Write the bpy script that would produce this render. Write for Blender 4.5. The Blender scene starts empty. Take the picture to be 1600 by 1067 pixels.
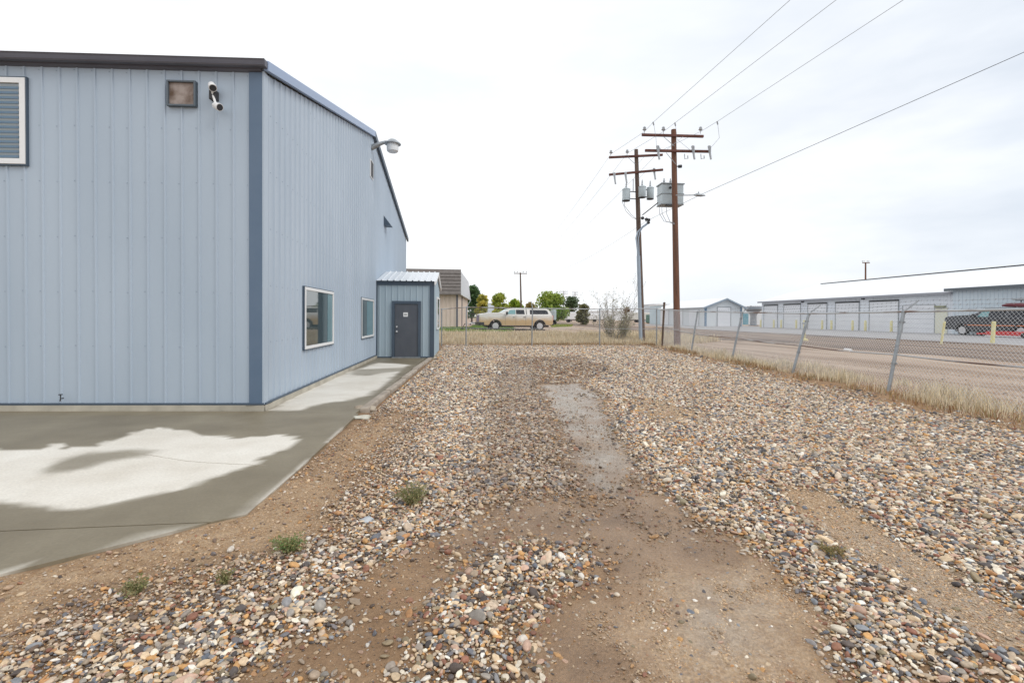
import bpy, math, random
import numpy as np
from mathutils import Vector, Matrix
random.seed(7); RNG = np.random.default_rng(11)
C = bpy.context.scene.collection
R = math.radians
# ------------------------------------------------------------ camera
F = 760.0; HC = 1.6
YAW = math.atan(76/F); PIT = R(0.8); ROL = R(0.4); SHY = -0.0168
fw = Vector((math.sin(YAW)*math.cos(PIT), math.cos(YAW)*math.cos(PIT), -math.sin(PIT)))
r0 = Vector((math.cos(YAW), -math.sin(YAW), 0)); u0 = r0.cross(fw)
rt = r0*math.cos(ROL)+u0*math.sin(ROL); up = -r0*math.sin(ROL)+u0*math.cos(ROL)
CAM = Vector((0, 0, HC))
cd = bpy.data.cameras.new("camera"); cam = bpy.data.objects.new("camera", cd); C.objects.link(cam)
cd.lens = 36*F/1600; cd.sensor_width = 36; cd.shift_y = SHY; cd.clip_start = .05; cd.clip_end = 6000
m3 = Matrix((rt, up, -fw)).transposed(); cam.matrix_world = Matrix.Translation(CAM) @ m3.to_4x4()
bpy.context.scene.camera = cam
def ray(px, py): return fw+rt*((px-800)/F)+up*((533.5-py+SHY*1600)/F)
def G(px, py, z=0.0):
    d = ray(px, py); t = (z-HC)/d.z; return CAM+d*t
def PX(px, py, X):
    d = ray(px, py); return CAM+d*(X/d.x)
def PY(px, py, Y):
    d = ray(px, py); return CAM+d*(Y/d.y)
# ------------------------------------------------------------ sky, sun, exposure
SUN_EL, SUN_AZ = R(46), R(122)      # azimuth from +Y clockwise
w = bpy.data.worlds.new("World"); bpy.context.scene.world = w; w.use_nodes = True
nt = w.node_tree; nt.nodes.clear(); N = nt.nodes.new; L = nt.links.new
out = N('ShaderNodeOutputWorld'); bg = N('ShaderNodeBackground'); sky = N('ShaderNodeTexSky')
sky.sky_type = 'NISHITA'; sky.sun_disc = False; sky.sun_elevation = SUN_EL; sky.sun_rotation = SUN_AZ
tc = N('ShaderNodeTexCoord'); mp = N('ShaderNodeMapping'); mp.inputs['Scale'].default_value = (1, 1, 3.2)
no = N('ShaderNodeTexNoise'); no.inputs['Scale'].default_value = 1.7; no.inputs['Detail'].default_value = 6; no.inputs['Roughness'].default_value = .5
rp = N('ShaderNodeValToRGB'); e = rp.color_ramp.elements
e[0].position = .36; e[0].color = (8.6, 9.0, 9.5, 1); e[1].position = .60; e[1].color = (10.4, 10.5, 10.6, 1)
mx = N('ShaderNodeMix'); mx.data_type = 'RGBA'; mx.inputs[0].default_value = .94
L(tc.outputs['Generated'], mp.inputs[0]); L(mp.outputs[0], no.inputs['Vector']); L(no.outputs[0], rp.inputs[0])
sx = N('ShaderNodeSeparateXYZ'); L(tc.outputs['Generated'], sx.inputs[0])
gx = N('ShaderNodeMapRange'); gx.interpolation_type = 'SMOOTHSTEP'; gx.inputs[1].default_value = .10; gx.inputs[2].default_value = .95; L(sx.outputs[0], gx.inputs[0])
n3 = N('ShaderNodeTexNoise'); n3.inputs['Scale'].default_value = 2.6; n3.inputs['Detail'].default_value = 7; L(mp.outputs[0], n3.inputs['Vector'])
r3 = N('ShaderNodeMapRange'); r3.inputs[1].default_value = .3; r3.inputs[2].default_value = .62; r3.inputs[3].default_value = .15; r3.inputs[4].default_value = 1.0; L(n3.outputs[0], r3.inputs[0])
mu = N('ShaderNodeMath'); mu.operation = 'MULTIPLY'; L(gx.outputs[0], mu.inputs[0]); L(r3.outputs[0], mu.inputs[1])
m4 = N('ShaderNodeMix'); m4.data_type = 'RGBA'; L(mu.outputs[0], m4.inputs[0]); L(rp.outputs[0], m4.inputs[6]); m4.inputs[7].default_value = (6.1, 6.75, 7.7, 1)
L(sky.outputs[0], mx.inputs[6]); L(m4.outputs[2], mx.inputs[7]); L(mx.outputs[2], bg.inputs[0]); L(bg.outputs[0], out.inputs[0])
bg.inputs[1].default_value = 0.098
sl = bpy.data.lights.new("sun", 'SUN'); sl.energy = 1.15; sl.angle = R(30); sl.color = (1, .96, .9)
so = bpy.data.objects.new("sun", sl); C.objects.link(so)
sd = Vector((math.sin(SUN_AZ)*math.cos(SUN_EL), math.cos(SUN_AZ)*math.cos(SUN_EL), math.sin(SUN_EL)))
so.rotation_euler = sd.to_track_quat('Z', 'Y').to_euler()
vs = bpy.context.scene.view_settings; vs.view_transform = 'Standard'; vs.look = 'None'; vs.exposure = 0.22; vs.gamma = 1
# ------------------------------------------------------------ helpers
def mat(name, col, rough=.6, metal=0, col2=None, scale=3, detail=4, bump=0, bscale=40, stretch=(1, 1, 1), spec=.5, lo=.35, hi=.65, emit=None):
    m = bpy.data.materials.new(name); m.use_nodes = True; t = m.node_tree; b = t.nodes['Principled BSDF']
    b.inputs['Base Color'].default_value = (*col, 1); b.inputs['Roughness'].default_value = rough; b.inputs['Metallic'].default_value = metal
    b.inputs['Specular IOR Level'].default_value = spec
    if col2 or bump:
        c = t.nodes.new('ShaderNodeTexCoord'); mm = t.nodes.new('ShaderNodeMapping'); mm.inputs['Scale'].default_value = stretch
        t.links.new(c.outputs['Object'], mm.inputs[0])
    if col2:
        n = t.nodes.new('ShaderNodeTexNoise'); n.inputs['Scale'].default_value = scale; n.inputs['Detail'].default_value = detail
        t.links.new(mm.outputs[0], n.inputs['Vector'])
        r = t.nodes.new('ShaderNodeValToRGB'); r.color_ramp.elements[0].color = (*col, 1); r.color_ramp.elements[1].color = (*col2, 1)
        r.color_ramp.elements[0].position = lo; r.color_ramp.elements[1].position = hi
        t.links.new(n.outputs[0], r.inputs[0]); t.links.new(r.outputs[0], b.inputs['Base Color'])
    if bump:
        n2 = t.nodes.new('ShaderNodeTexNoise'); n2.inputs['Scale'].default_value = bscale; n2.inputs['Detail'].default_value = 5
        bp = t.nodes.new('ShaderNodeBump'); bp.inputs['Strength'].default_value = bump; bp.inputs['Distance'].default_value = .01
        t.links.new(mm.outputs[0], n2.inputs['Vector']); t.links.new(n2.outputs[0], bp.inputs['Height']); t.links.new(bp.outputs[0], b.inputs['Normal'])
    return m
def tag(o, label=None, cat=None, group=None, kind=None):
    if label: o['label'] = label
    if cat: o['category'] = cat
    if group: o['group'] = group
    if kind: o['kind'] = kind
    return o
def thing(name, loc, label, cat, group=None, rz=0):
    o = bpy.data.objects.new(name, None); C.objects.link(o); o.empty_display_size = .2
    o.location = loc; o.rotation_euler = (0, 0, rz); bpy.context.view_layer.update()
    return tag(o, label, cat, group)
class MB:
    """collects shapes; build() links them as one mesh object (coordinates are world unless local=True)"""
    def __init__(s): s.v = []; s.f = []; s.m = []
    def add(s, vs, fs, mi=0):
        b = len(s.v); s.v += [tuple(v) for v in vs]; s.f += [tuple(b+i for i in f) for f in fs]; s.m += [mi]*len(fs); return s
    def box(s, a, b, mi=0):
        x0, y0, z0 = a; x1, y1, z1 = b
        return s.add([(x0,y0,z0),(x1,y0,z0),(x1,y1,z0),(x0,y1,z0),(x0,y0,z1),(x1,y0,z1),(x1,y1,z1),(x0,y1,z1)],
                     [(0,3,2,1),(4,5,6,7),(0,1,5,4),(1,2,6,5),(2,3,7,6),(3,0,4,7)], mi)
    def obox(s, c, ax, ay, az, mi=0):       # centre and three half-axis vectors
        c, ax, ay, az = map(Vector, (c, ax, ay, az))
        vs = [c+ax*i+ay*j+az*k for k in (-1, 1) for i, j in ((-1,-1),(1,-1),(1,1),(-1,1))]
        return s.add(vs, [(0,3,2,1),(4,5,6,7),(0,1,5,4),(1,2,6,5),(2,3,7,6),(3,0,4,7)], mi)
    def bar(s, a, b, w_, h_, mi=0, upv=(0, 0, 1)):
        a, b = Vector(a), Vector(b); d = b-a; n = d.normalized(); sx = n.cross(Vector(upv))
        if sx.length < 1e-3: sx = n.cross(Vector((0, 1, 0)))
        sx.normalize(); sy = sx.cross(n)
        return s.obox((a+b)/2, d/2, sx*w_/2, sy*h_/2, mi)
    def tube(s, pts, r, n=8, cap=True, mi=0):
        pts = [Vector(p) for p in pts]; rs = r if isinstance(r, (list, tuple)) else [r]*len(pts)
        b = len(s.v); prev = None
        for i, p in enumerate(pts):
            t = (pts[min(i+1, len(pts)-1)]-pts[max(i-1, 0)]).normalized()
            if prev is None:
                prev = t.cross(Vector((0, 0, 1)))
                if prev.length < .05: prev = t.cross(Vector((1, 0, 0)))
            prev = (prev-t*prev.dot(t)).normalized(); q = t.cross(prev)
            for k in range(n):
                a = 2*math.pi*k/n; s.v.append(tuple(p+(prev*math.cos(a)+q*math.sin(a))*rs[i]))
        for i in range(len(pts)-1):
            for k in range(n):
                s.f.append((b+i*n+k, b+i*n+(k+1) % n, b+(i+1)*n+(k+1) % n, b+(i+1)*n+k)); s.m.append(mi)
        if cap:
            s.f.append(tuple(b+k for k in range(n))[::-1]); s.m.append(mi)
            s.f.append(tuple(b+(len(pts)-1)*n+k for k in range(n))); s.m.append(mi)
        return s
    def lathe(s, c, prof, n=16, axis='z', mi=0):
        c = Vector(c); b = len(s.v)
        for r_, h in prof:
            for k in range(n):
                a = 2*math.pi*k/n; x, y = r_*math.cos(a), r_*math.sin(a)
                o = {'z': (x, y, h), 'y': (x, h, y), 'x': (h, x, y)}[axis]; s.v.append(tuple(c+Vector(o)))
        for i in range(len(prof)-1):
            for k in range(n):
                s.f.append((b+i*n+k, b+i*n+(k+1) % n, b+(i+1)*n+(k+1) % n, b+(i+1)*n+k)); s.m.append(mi)
        s.f.append(tuple(b+k for k in range(n))[::-1]); s.m.append(mi)
        s.f.append(tuple(b+(len(prof)-1)*n+k for k in range(n))); s.m.append(mi)
        return s
    def prism(s, poly, z0, z1, mi=0):       # poly in xy
        n = len(poly)
        return s.add([(p[0], p[1], z0) for p in poly]+[(p[0], p[1], z1) for p in poly],
                     [tuple(range(n))[::-1], tuple(range(n, 2*n))]+[(i, (i+1) % n, n+(i+1) % n, n+i) for i in range(n)], mi)
    def slab(s, pts, off, mi=0):            # planar 3d polygon thickened by vector off
        off = Vector(off); n = len(pts); pts = [Vector(p) for p in pts]
        return s.add(pts+[p+off for p in pts], [tuple(range(n)), tuple(range(n, 2*n))[::-1]]+[(i, n+i, n+(i+1) % n, (i+1) % n) for i in range(n)], mi)
    def build(s, name, mats, parent=None, bevel=0, smooth=False, local=False):
        me = bpy.data.meshes.new(name)
        v = s.v
        if parent is not None and not local:
            inv = wm(parent).inverted(); v = [tuple(inv @ Vector(p)) for p in s.v]
        me.from_pydata(v, [], s.f)
        for m in (mats if isinstance(mats, (list, tuple)) else [mats]): me.materials.append(m)
        if any(s.m): me.polygons.foreach_set('material_index', s.m)
        if smooth: me.polygons.foreach_set('use_smooth', [True]*len(me.polygons))
        me.validate(); me.update()
        import bmesh
        if len(s.f) < 60000:
            bm = bmesh.new(); bm.from_mesh(me); bmesh.ops.recalc_face_normals(bm, faces=bm.faces); bm.to_mesh(me); bm.free()
        if smooth: me.set_sharp_from_angle(angle=R(38))
        o = bpy.data.objects.new(name, me); C.objects.link(o)
        if parent is not None: o.parent = parent
        if bevel:
            b = o.modifiers.new('bevel', 'BEVEL'); b.width = bevel; b.segments = 2; b.limit_method = 'ANGLE'
        return o
def wm(o):
    m = o.matrix_local.copy() if o.parent else Matrix.Translation(o.location) @ o.rotation_euler.to_matrix().to_4x4()
    return wm(o.parent) @ Matrix.Translation(o.location) @ o.rotation_euler.to_matrix().to_4x4() if o.parent else m
def copy_tree(o, parent=None):
    c = o.copy(); C.objects.link(c)
    if parent is not None: c.parent = parent
    for ch in list(o.children): copy_tree(ch, c)
    return c
def npmesh(name, V, Fq, m, attrs=None, parent=None):
    me = bpy.data.meshes.new(name); V = np.asarray(V, np.float32); Fq = np.asarray(Fq, np.int32); k = Fq.shape[1]
    me.vertices.add(len(V)); me.vertices.foreach_set('co', V.ravel())
    me.loops.add(Fq.size); me.loops.foreach_set('vertex_index', Fq.ravel())
    me.polygons.add(len(Fq)); me.polygons.foreach_set('loop_start', np.arange(0, Fq.size, k, dtype=np.int32))
    me.update(calc_edges=True)
    for nm, a in (attrs or {}).items():
        a = np.asarray(a, np.float32)
        if a.ndim == 2:
            at = me.attributes.new(nm, 'FLOAT_COLOR', 'POINT'); at.data.foreach_set('color', np.c_[a, np.ones(len(a))].astype(np.float32).ravel())
        else:
            at = me.attributes.new(nm, 'FLOAT', 'POINT'); at.data.foreach_set('value', a)
    me.materials.append(m); o = bpy.data.objects.new(name, me); C.objects.link(o)
    if parent is not None: o.parent = parent; me.transform(wm(parent).inverted())
    return o
# value noise in numpy
_perm = RNG.random((256, 256))
def vnoise(x, y):
    xi = np.floor(x).astype(int); yi = np.floor(y).astype(int); fx = x-xi; fy = y-yi
    fx = fx*fx*(3-2*fx); fy = fy*fy*(3-2*fy); g = lambda a, b: _perm[a & 255, b & 255]
    return (g(xi, yi)*(1-fx)+g(xi+1, yi)*fx)*(1-fy)+(g(xi, yi+1)*(1-fx)+g(xi+1, yi+1)*fx)*fy
def fbm(x, y, o=4):
    s = 0; a = .5; t = 0
    for i in range(o): s = s+a*vnoise(x*2**i+17*i, y*2**i+9*i); t += a; a *= .55
    return s/t
def sst(a, b, x):
    t = np.clip((x-a)/(b-a), 0, 1); return t*t*(3-2*t)
def sdf(poly, x, y):
    """signed distance to polygon, negative inside"""
    d = np.full(np.shape(x), 1e9); ins = np.zeros(np.shape(x), bool); n = len(poly)
    for i in range(n):
        ax, ay = poly[i]; bx, by = poly[(i+1) % n]; ex, ey = bx-ax, by-ay
        t = np.clip(((x-ax)*ex+(y-ay)*ey)/(ex*ex+ey*ey+1e-12), 0, 1)
        d = np.minimum(d, np.hypot(x-ax-t*ex, y-ay-t*ey))
        c = ((ay > y) != (by > y)) & (x < (bx-ax)*(y-ay)/((by-ay) if by != ay else 1e-9)+ax); ins ^= c
    return np.where(ins, -d, d)
def gp(pts, z=0.0): return [tuple(G(px, py, z)[:2]) for px, py in pts]
# ------------------------------------------------------------ materials
M = {}
M['siding'] = mat('blue_steel_siding', (.395,.470,.555), .42, 0, (.44,.515,.60), .8, 5, .25, 1.2, (1, 1, .35), spec=.5)
M['siding_dark'] = mat('slate_trim', (.060,.088,.125), .45, 0, (.072,.102,.14), 2)
M['corner'] = mat('corner_slate', (.10,.155,.235), .45, 0, (.115,.17,.25), 2)
M['rake'] = mat('rake_trim', (.30,.39,.56), .4)
M['fascia'] = mat('slate_fascia', (.105,.105,.13), .45, 0, (.13,.13,.155), 1)
M['screw'] = mat('screw_heads', (.27,.34,.42), .5)
M['found'] = mat('foundation_concrete', (.36,.33,.27), .85, 0, (.5,.46,.38), 2.5, 6, .4, 30)
M['white'] = mat('white_trim', (.82,.82,.82), .4)
M['glass'] = mat('window_glass', (.05,.075,.08), .03, 0, spec=1.0); M['glass'].node_tree.nodes['Principled BSDF'].inputs['IOR'].default_value = 1.9
M['blind'] = mat('blind_slats', (.13,.21,.30), .5)
M['teal'] = mat('teal_curtain', (.15,.27,.31), .25)
M['door'] = mat('grey_door', (.085,.095,.115), .4, 0, (.10,.11,.13), 3)
M['galv'] = mat('galvanised_steel', (.40,.43,.45), .42, .5, (.30,.32,.34), 9, 4)
M['galvroof'] = mat('galvalume_roof', (.74,.77,.80), .35, .3)
M['rust'] = mat('rusty_steel', (.22,.09,.05), .8, 0, (.42,.40,.38), 2.2, 5)
M['wood'] = mat('brown_pole_wood', (.20,.088,.052), .85, 0, (.11,.06,.042), 2.5, 6, .8, 25, (6, 6, .4))
M['woodg'] = mat('weathered_pole_wood', (.17,.12,.09), .85, 0, (.09,.06,.05), 2.5, 6, .8, 25, (6, 6, .4))
M['arm'] = mat('crossarm_wood', (.15,.058,.042), .85, 0, (.09,.038,.03), 3)
M['xfmr'] = mat('transformer_grey', (.50,.57,.60), .4, 0, (.44,.50,.53), 3)
M['dark'] = mat('dark_iron', (.035,.035,.04), .6)
M['porc'] = mat('porcelain', (.42,.44,.46), .25)
M['wire'] = mat('wire_grey', (.30,.31,.33), .5)
M['conduit'] = mat('conduit_grey', (.35,.42,.50), .5)
M['rubber'] = mat('tyre_rubber', (.02,.02,.022), .8)
M['yellow'] = mat('yellow_paint', (.70,.62,.24), .5, 0, (.76,.71,.42), 4)
M['wwall'] = mat('white_steel_wall', (.72,.76,.82), .5, 0, (.76,.80,.85), .4)
M['wroof'] = mat('white_steel_roof', (.86,.88,.90), .35)
M['bluetrim'] = mat('blue_trim', (.14,.24,.36), .5)
M['beige'] = mat('beige_siding', (.70,.58,.50), .6, 0, (.65,.53,.46), 1)
M['shingle'] = mat('brown_metal_shingle', (.15,.13,.12), .5, 0, (.19,.17,.16), 3)
M['bark'] = mat('bark', (.12,.09,.07), .9, 0, (.07,.055,.045), 8)
M['maroon'] = mat('maroon_paint', (.15,.03,.04), .5)
M['red'] = mat('red_paint', (.55,.03,.03), .4); M['orange'] = mat('orange_paint', (.75,.22,.06), .4)
M['black'] = mat('black_car_paint', (.018,.024,.035), .18, 0, spec=.7)
M['chrome'] = mat('alloy', (.62,.62,.63), .4, .4)
M['plastic'] = mat('black_plastic', (.03,.03,.035), .5)
M['lampglass'] = mat('lamp_glass', (.75,.77,.78), .2)
M['redlens'] = mat('red_lens', (.5,.02,.03), .2); M['headlens'] = mat('clear_lens', (.5,.52,.55), .15)
def leafmat(name, c1, c2):
    m = mat(name, c1, .6, 0, c2, 1.2, 3, lo=.42, hi=.58); b = m.node_tree.nodes['Principled BSDF']
    t = m.node_tree; tr = t.nodes.new('ShaderNodeBsdfTranslucent'); mixs = t.nodes.new('ShaderNodeMixShader'); mixs.inputs[0].default_value = .3
    tr.inputs[0].default_value = (*[(a+b_)/2*1.5 for a, b_ in zip(c1, c2)], 1)
    t.links.new(b.outputs[0], mixs.inputs[1]); t.links.new(tr.outputs[0], mixs.inputs[2]); t.links.new(mixs.outputs[0], t.nodes['Material Output'].inputs[0])
    return m
# ------------------------------------------------------------ terrain
FX = lambda y: 8.05+0.122*np.clip(y, -5, 28.5)         # line of the side fence
YB = 28.3
ZF = .45
def terrain(x, y):
    s = np.maximum(x-FX(y), y-YB)
    h = ZF*sst(.9, 7.0, s)
    yard = 1-sst(-.5, .6, s)
    nearc = 1-sst(30, 60, np.hypot(x, y))
    h = h+yard*(.05*(fbm(x*.35+5, y*.35)-.5)+.018*(fbm(x*2.2, y*2.2+3)-.5))
    h = h+(.06*(fbm(x*.4, y*.4+50)-.5))*sst(0, 1.5, s)*nearc*(1-sst(5.5, 7.5, s))
    h = h+.10*np.exp(-((s+.5)/.45)**2)*fbm(x*.8, y*.8+9)      # low soil bank under the fences
    d = sdf(SLABP, x, y); h = h+.030*(1-sst(0, .5, d))*(.7+.6*fbm(x*3, y*3))       # soil heaped against the slab
    return h
SLABP = gp([(-900, 640), (415, 641.5), (560, 646), (466, 733), (385, 803), (330, 815), (0, 897), (-900, 1130)], .05)
SLAB = [(-500, 640), (415, 641.5), (560, 646), (466, 733), (385, 803), (330, 815), (0, 897), (-500, 1030)]
slabw = gp([(0, 641), (415, 641), (562, 647), (466, 733), (385, 803), (330, 815), (0, 897)], .05)
SILT = gp([(842,601),(905,597),(938,618),(962,655),(975,700),(985,735),(950,760),(925,745),(900,690),(880,670),(865,640)])
WET1 = gp([(842,601),(905,597),(938,618),(962,655),(978,700),(992,731),(1054,787),(1110,822),(1162,847),(1196,900),(1226,946),(1248,997),(1280,1090),(800,1090),(880,990),(945,925),(935,880),(900,845),(905,800),(915,780),(900,740),(880,690),(862,640)])
ARM = gp([(915,775),(865,780),(780,795),(711,804),(690,850),(705,890),(760,885),(818,850),(861,851),(926,860),(950,820)])
MUDL = gp([(610,880),(560,930),(470,1000),(390,1045),(370,1080),(600,1080),(610,1010),(650,960),(700,900),(690,850)])
TRK2 = gp([(1222,762),(1285,772),(1340,800),(1400,845),(1475,885),(1540,930),(1620,975),(1640,1040),(1560,1010),(1500,985),(1430,945),(1390,900),(1330,870),(1270,820)])
SANDC = gp([(1015,900),(1100,885),(1183,881),(1220,940),(1245,997),(1280,1090),(1040,1100),(1005,1030),(975,975)])
SANDL = gp([(1,905),(330,822),(392,806),(472,738),(575,660),(640,640),(600,700),(520,780),(480,850),(350,880),(150,930),(0,985),(-150,1000),(-150,935)])
SANDR = gp([(985,622),(1060,628),(1110,652),(1040,660),(1000,648)])
WETG = gp([(800,560),(845,600),(865,650),(885,700),(905,745),(935,780),(860,795),(760,800),(700,790),(740,700),(760,640),(775,590)])
TOPM = gp([(800,560),(900,556),(960,575),(905,598),(842,601)])
def masks(x, y):
    n1 = fbm(x*1.6+3, y*1.6)-.5; n2 = fbm(x*5, y*5+8)-.5; n3 = fbm(x*12, y*12+4)-.5
    j = n1*.55+n2*.25+n3*.14
    def inside(poly, soft=.16, k=1): return 1-sst(-soft, soft, sdf(poly, x, y)+j*k)
    wet = inside(WET1, .24, .75); mudl = inside(MUDL, .16, .8); trk = inside(TRK2, .12, .35); sc = inside(SANDC, .25); sl_ = inside(SANDL, .3, 1.0)
    sr = inside(SANDR, .3); wg = inside(WETG, .3); arm = inside(ARM, .3, .9); wet = np.maximum(wet, arm*.82); tm = inside(TOPM, .3)
    dens = 1-np.clip(wet*.96+mudl*.92+trk*.95+sc*.97+sl_*.5+sr*.8+tm*.55, 0, 1)
    island = 1-sst(-.1, .35, fbm(x*2.1+31, y*2.1+7)-.40)
    clump = sst(.50, .72, fbm(x*4.3+11, y*4.3+2))*.22*np.clip((wet+mudl)*1.2, 0, 1); dens = np.clip(dens*(1-.28*island)+clump*(1-dens), 0, 1)*(1-.35*(1-sst(2.8, 4.2, y))*(1-sst(.5, 1.6, np.abs(x-.3)))*sst(.42, .55, fbm(x*3.1, y*3.1+40)))
    s = np.maximum(x-FX(y), y-YB); dens = dens*(1-sst(-1.6, -.4, s+n1*1.2))
    return dens, np.clip((wet*1.0+mudl*.7+wg*.8+tm*.6)*(1-.85*sc), 0, 1), np.clip(trk+sc*.9+sl_*.8+sr, 0, 1), wet
def silt(x, y):
    j = fbm(x*3, y*3)-.5; a = 1-sst(-.15, .2, sdf(SILT, x, y)+j*.35); c = (1-sst(-.2, .35, sdf(SANDC, x, y)+.35+j*.6))*sst(.42, .6, fbm(x*2.5+7, y*2.5))
    a = a*(.55+.45*sst(.38, .55, fbm(x*4+2, y*4)))*(.35+.65*sst(.36, .5, fbm(x*1.9+20, y*1.9)))
    return np.clip(a+c*.55+(1-sst(-.1, .25, sdf(TRK2, x, y)+.1))*(1-sst(3.2, 3.8, y))*.6, 0, 1)
def axis(segs):
    a = [];
    for s0, s1, st in segs: a += list(np.arange(s0, s1, st))
    return np.array(a+[segs[-1][1]])
xs = axis([(-900, -200, 100), (-200, -40, 20), (-40, -12, 2), (-12, -6, .3), (-6, 10, .07), (10, 20, .25), (20, 60, 3), (60, 200, 20), (200, 1500, 130)])
ys = axis([(-60, -4, 8), (-4, .6, .5), (.6, 7, .06), (7, 14, .1), (14, 40, .25), (40, 80, 3), (80, 300, 22), (300, 3000, 270)])
X_, Y_ = np.meshgrid(xs, ys); Z_ = terrain(X_, Y_)
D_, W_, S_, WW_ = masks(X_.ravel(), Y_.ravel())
bsd = sdf(slabw, X_.ravel(), Y_.ravel()).reshape(X_.shape)
Z_ = Z_-.022*WW_.reshape(X_.shape)+WW_.reshape(X_.shape)*(.030*(fbm(X_*4.5, Y_*2.2+60)-.5)+.018*(fbm(X_*11, Y_*7+60)-.5))
# keep the soil under the slab and the walkway
cor = G(411, 641, .05)
under = (sdf(SLABP, X_.ravel(), Y_.ravel()).reshape(X_.shape) < -.06) | ((X_ < -1.5) & (Y_ > 6.5) & (Y_ < 24) & (X_ < -1.75))
Z_ = np.where(under & (Y_ < 26), np.minimum(Z_, -.03), Z_)
nx, ny = len(xs), len(ys); idx = np.arange(nx*ny).reshape(ny, nx)
Fq = np.stack([idx[:-1, :-1], idx[:-1, 1:], idx[1:, 1:], idx[1:, :-1]], -1).reshape(-1, 4)
far = sst(.3, 2.5, np.maximum(X_-FX(Y_), Y_-YB)).ravel()
mg = bpy.data.materials.new('soil'); mg.use_nodes = True; t = mg.node_tree; b = t.nodes['Principled BSDF']; NN = t.nodes.new; LL = t.links.new
def attr(t, n, typ='GEOMETRY'):
    a = t.nodes.new('ShaderNodeAttribute'); a.attribute_name = n; a.attribute_type = typ; return a
def noise(t, sc, de=4, ro=.5, vec=None):
    n = t.nodes.new('ShaderNodeTexNoise'); n.inputs['Scale'].default_value = sc; n.inputs['Detail'].default_value = de; n.inputs['Roughness'].default_value = ro
    if vec: t.links.new(vec, n.inputs['Vector'])
    return n
def ramp(t, src, stops):
    r = t.nodes.new('ShaderNodeValToRGB'); els = r.color_ramp.elements
    while len(els) < len(stops): els.new(.5)
    for el, (p, c) in zip(els, stops): el.position = p; el.color = (*c, 1)
    t.links.new(src, r.inputs[0]); return r
def mixc(t, f, a, b_, mode='MIX'):
    m = t.nodes.new('ShaderNodeMix'); m.data_type = 'RGBA'; m.blend_type = mode
    for s_, v in ((0, f), (6, a), (7, b_)):
        if isinstance(v, (int, float)): m.inputs[s_].default_value = v
        elif isinstance(v, tuple): m.inputs[s_].default_value = (*v, 1)
        else: t.links.new(v, m.inputs[s_])
    return m.outputs[2]
g = NN('ShaderNodeNewGeometry'); pos = g.outputs['Position']
aw, asnd, afar = attr(t, 'wet'), attr(t, 'sand'), attr(t, 'far')
n_big = noise(t, 1.3, 5, .55, pos); n_f = noise(t, 55, 4, .7, pos); n_m = noise(t, 9, 5, .6, pos)
vo = NN('ShaderNodeTexVoronoi'); vo.inputs['Scale'].default_value = 75; LL(pos, vo.inputs['Vector'])
grit = ramp(t, vo.outputs['Color'], [(0, (.10,.07,.05)), (.3, (.34,.22,.12)), (.55, (.55,.43,.30)), (.8, (.22,.17,.14)), (1, (.70,.62,.52))])
soil = ramp(t, n_m.outputs[0], [(.3, (.22,.122,.058)), (.7, (.42,.265,.145))])
wetc = ramp(t, n_big.outputs[0], [(.35, (.20,.120,.066)), (.65, (.36,.235,.14))])
sandc = ramp(t, n_m.outputs[0], [(.35, (.40,.23,.105)), (.65, (.62,.44,.265))])
c1 = mixc(t, asnd.outputs['Fac'], soil.outputs[0], sandc.outputs[0])
mth = NN('ShaderNodeMath'); mth.operation = 'MULTIPLY'; mth.inputs[1].default_value = .55; LL(asnd.outputs['Fac'], mth.inputs[0])
c1 = mixc(t, mth.outputs[0], c1, grit.outputs[0])
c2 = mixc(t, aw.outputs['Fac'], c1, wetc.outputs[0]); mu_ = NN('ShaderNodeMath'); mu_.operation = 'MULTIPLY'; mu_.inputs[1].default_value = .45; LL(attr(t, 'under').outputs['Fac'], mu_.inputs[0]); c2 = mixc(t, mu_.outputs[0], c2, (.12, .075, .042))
mpr = NN('ShaderNodeMapping'); mpr.inputs['Scale'].default_value = (1.6, .12, 1); LL(pos, mpr.inputs[0]); n_rut = noise(t, 1.0, 7, .6, mpr.outputs[0]); farc = ramp(t, n_rut.outputs[0], [(.36, (.27,.185,.125)), (.52, (.43,.32,.24)), (.68, (.52,.41,.32))])
spk = ramp(t, n_f.outputs[0], [(.3, (.72,.72,.72)), (.7, (1.25,1.25,1.25))])
siltc = ramp(t, n_m.outputs[0], [(.3, (.30,.245,.19)), (.7, (.46,.395,.325))]); c2 = mixc(t, attr(t, 'silt').outputs['Fac'], c2, siltc.outputs[0])
c3 = mixc(t, afar.outputs['Fac'], c2, farc.outputs[0]); c4 = mixc(t, .8, c3, spk.outputs[0], 'MULTIPLY')
LL(c4, b.inputs['Base Color'])
rr = NN('ShaderNodeMapRange'); rr.inputs[1].default_value = 0; rr.inputs[2].default_value = 1; rr.inputs[3].default_value = .95; rr.inputs[4].default_value = .33
LL(attr(t, 'shine').outputs['Fac'], rr.inputs[0]); ms2 = NN('ShaderNodeMath'); ms2.operation = 'MULTIPLY_ADD'; ms2.inputs[1].default_value = -.16; LL(attr(t, 'silt').outputs['Fac'], ms2.inputs[0]); LL(rr.outputs[0], ms2.inputs[2]); LL(ms2.outputs[0], b.inputs['Roughness'])
bp = NN('ShaderNodeBump'); bp.inputs['Strength'].default_value = .9; bp.inputs['Distance'].default_value = .016
ad = NN('ShaderNodeMath'); ad.operation = 'ADD'; LL(n_f.outputs[0], ad.inputs[0]); LL(n_m.outputs[0], ad.inputs[1])
LL(ad.outputs[0], bp.inputs['Height']); LL(bp.outputs[0], b.inputs['Normal'])
ground = npmesh('ground', np.c_[X_.ravel(), Y_.ravel(), Z_.ravel()], Fq, mg, {'wet': W_, 'under': D_, 'sand': S_, 'far': far, 'shine': WW_, 'silt': silt(X_.ravel(), Y_.ravel())})
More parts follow.
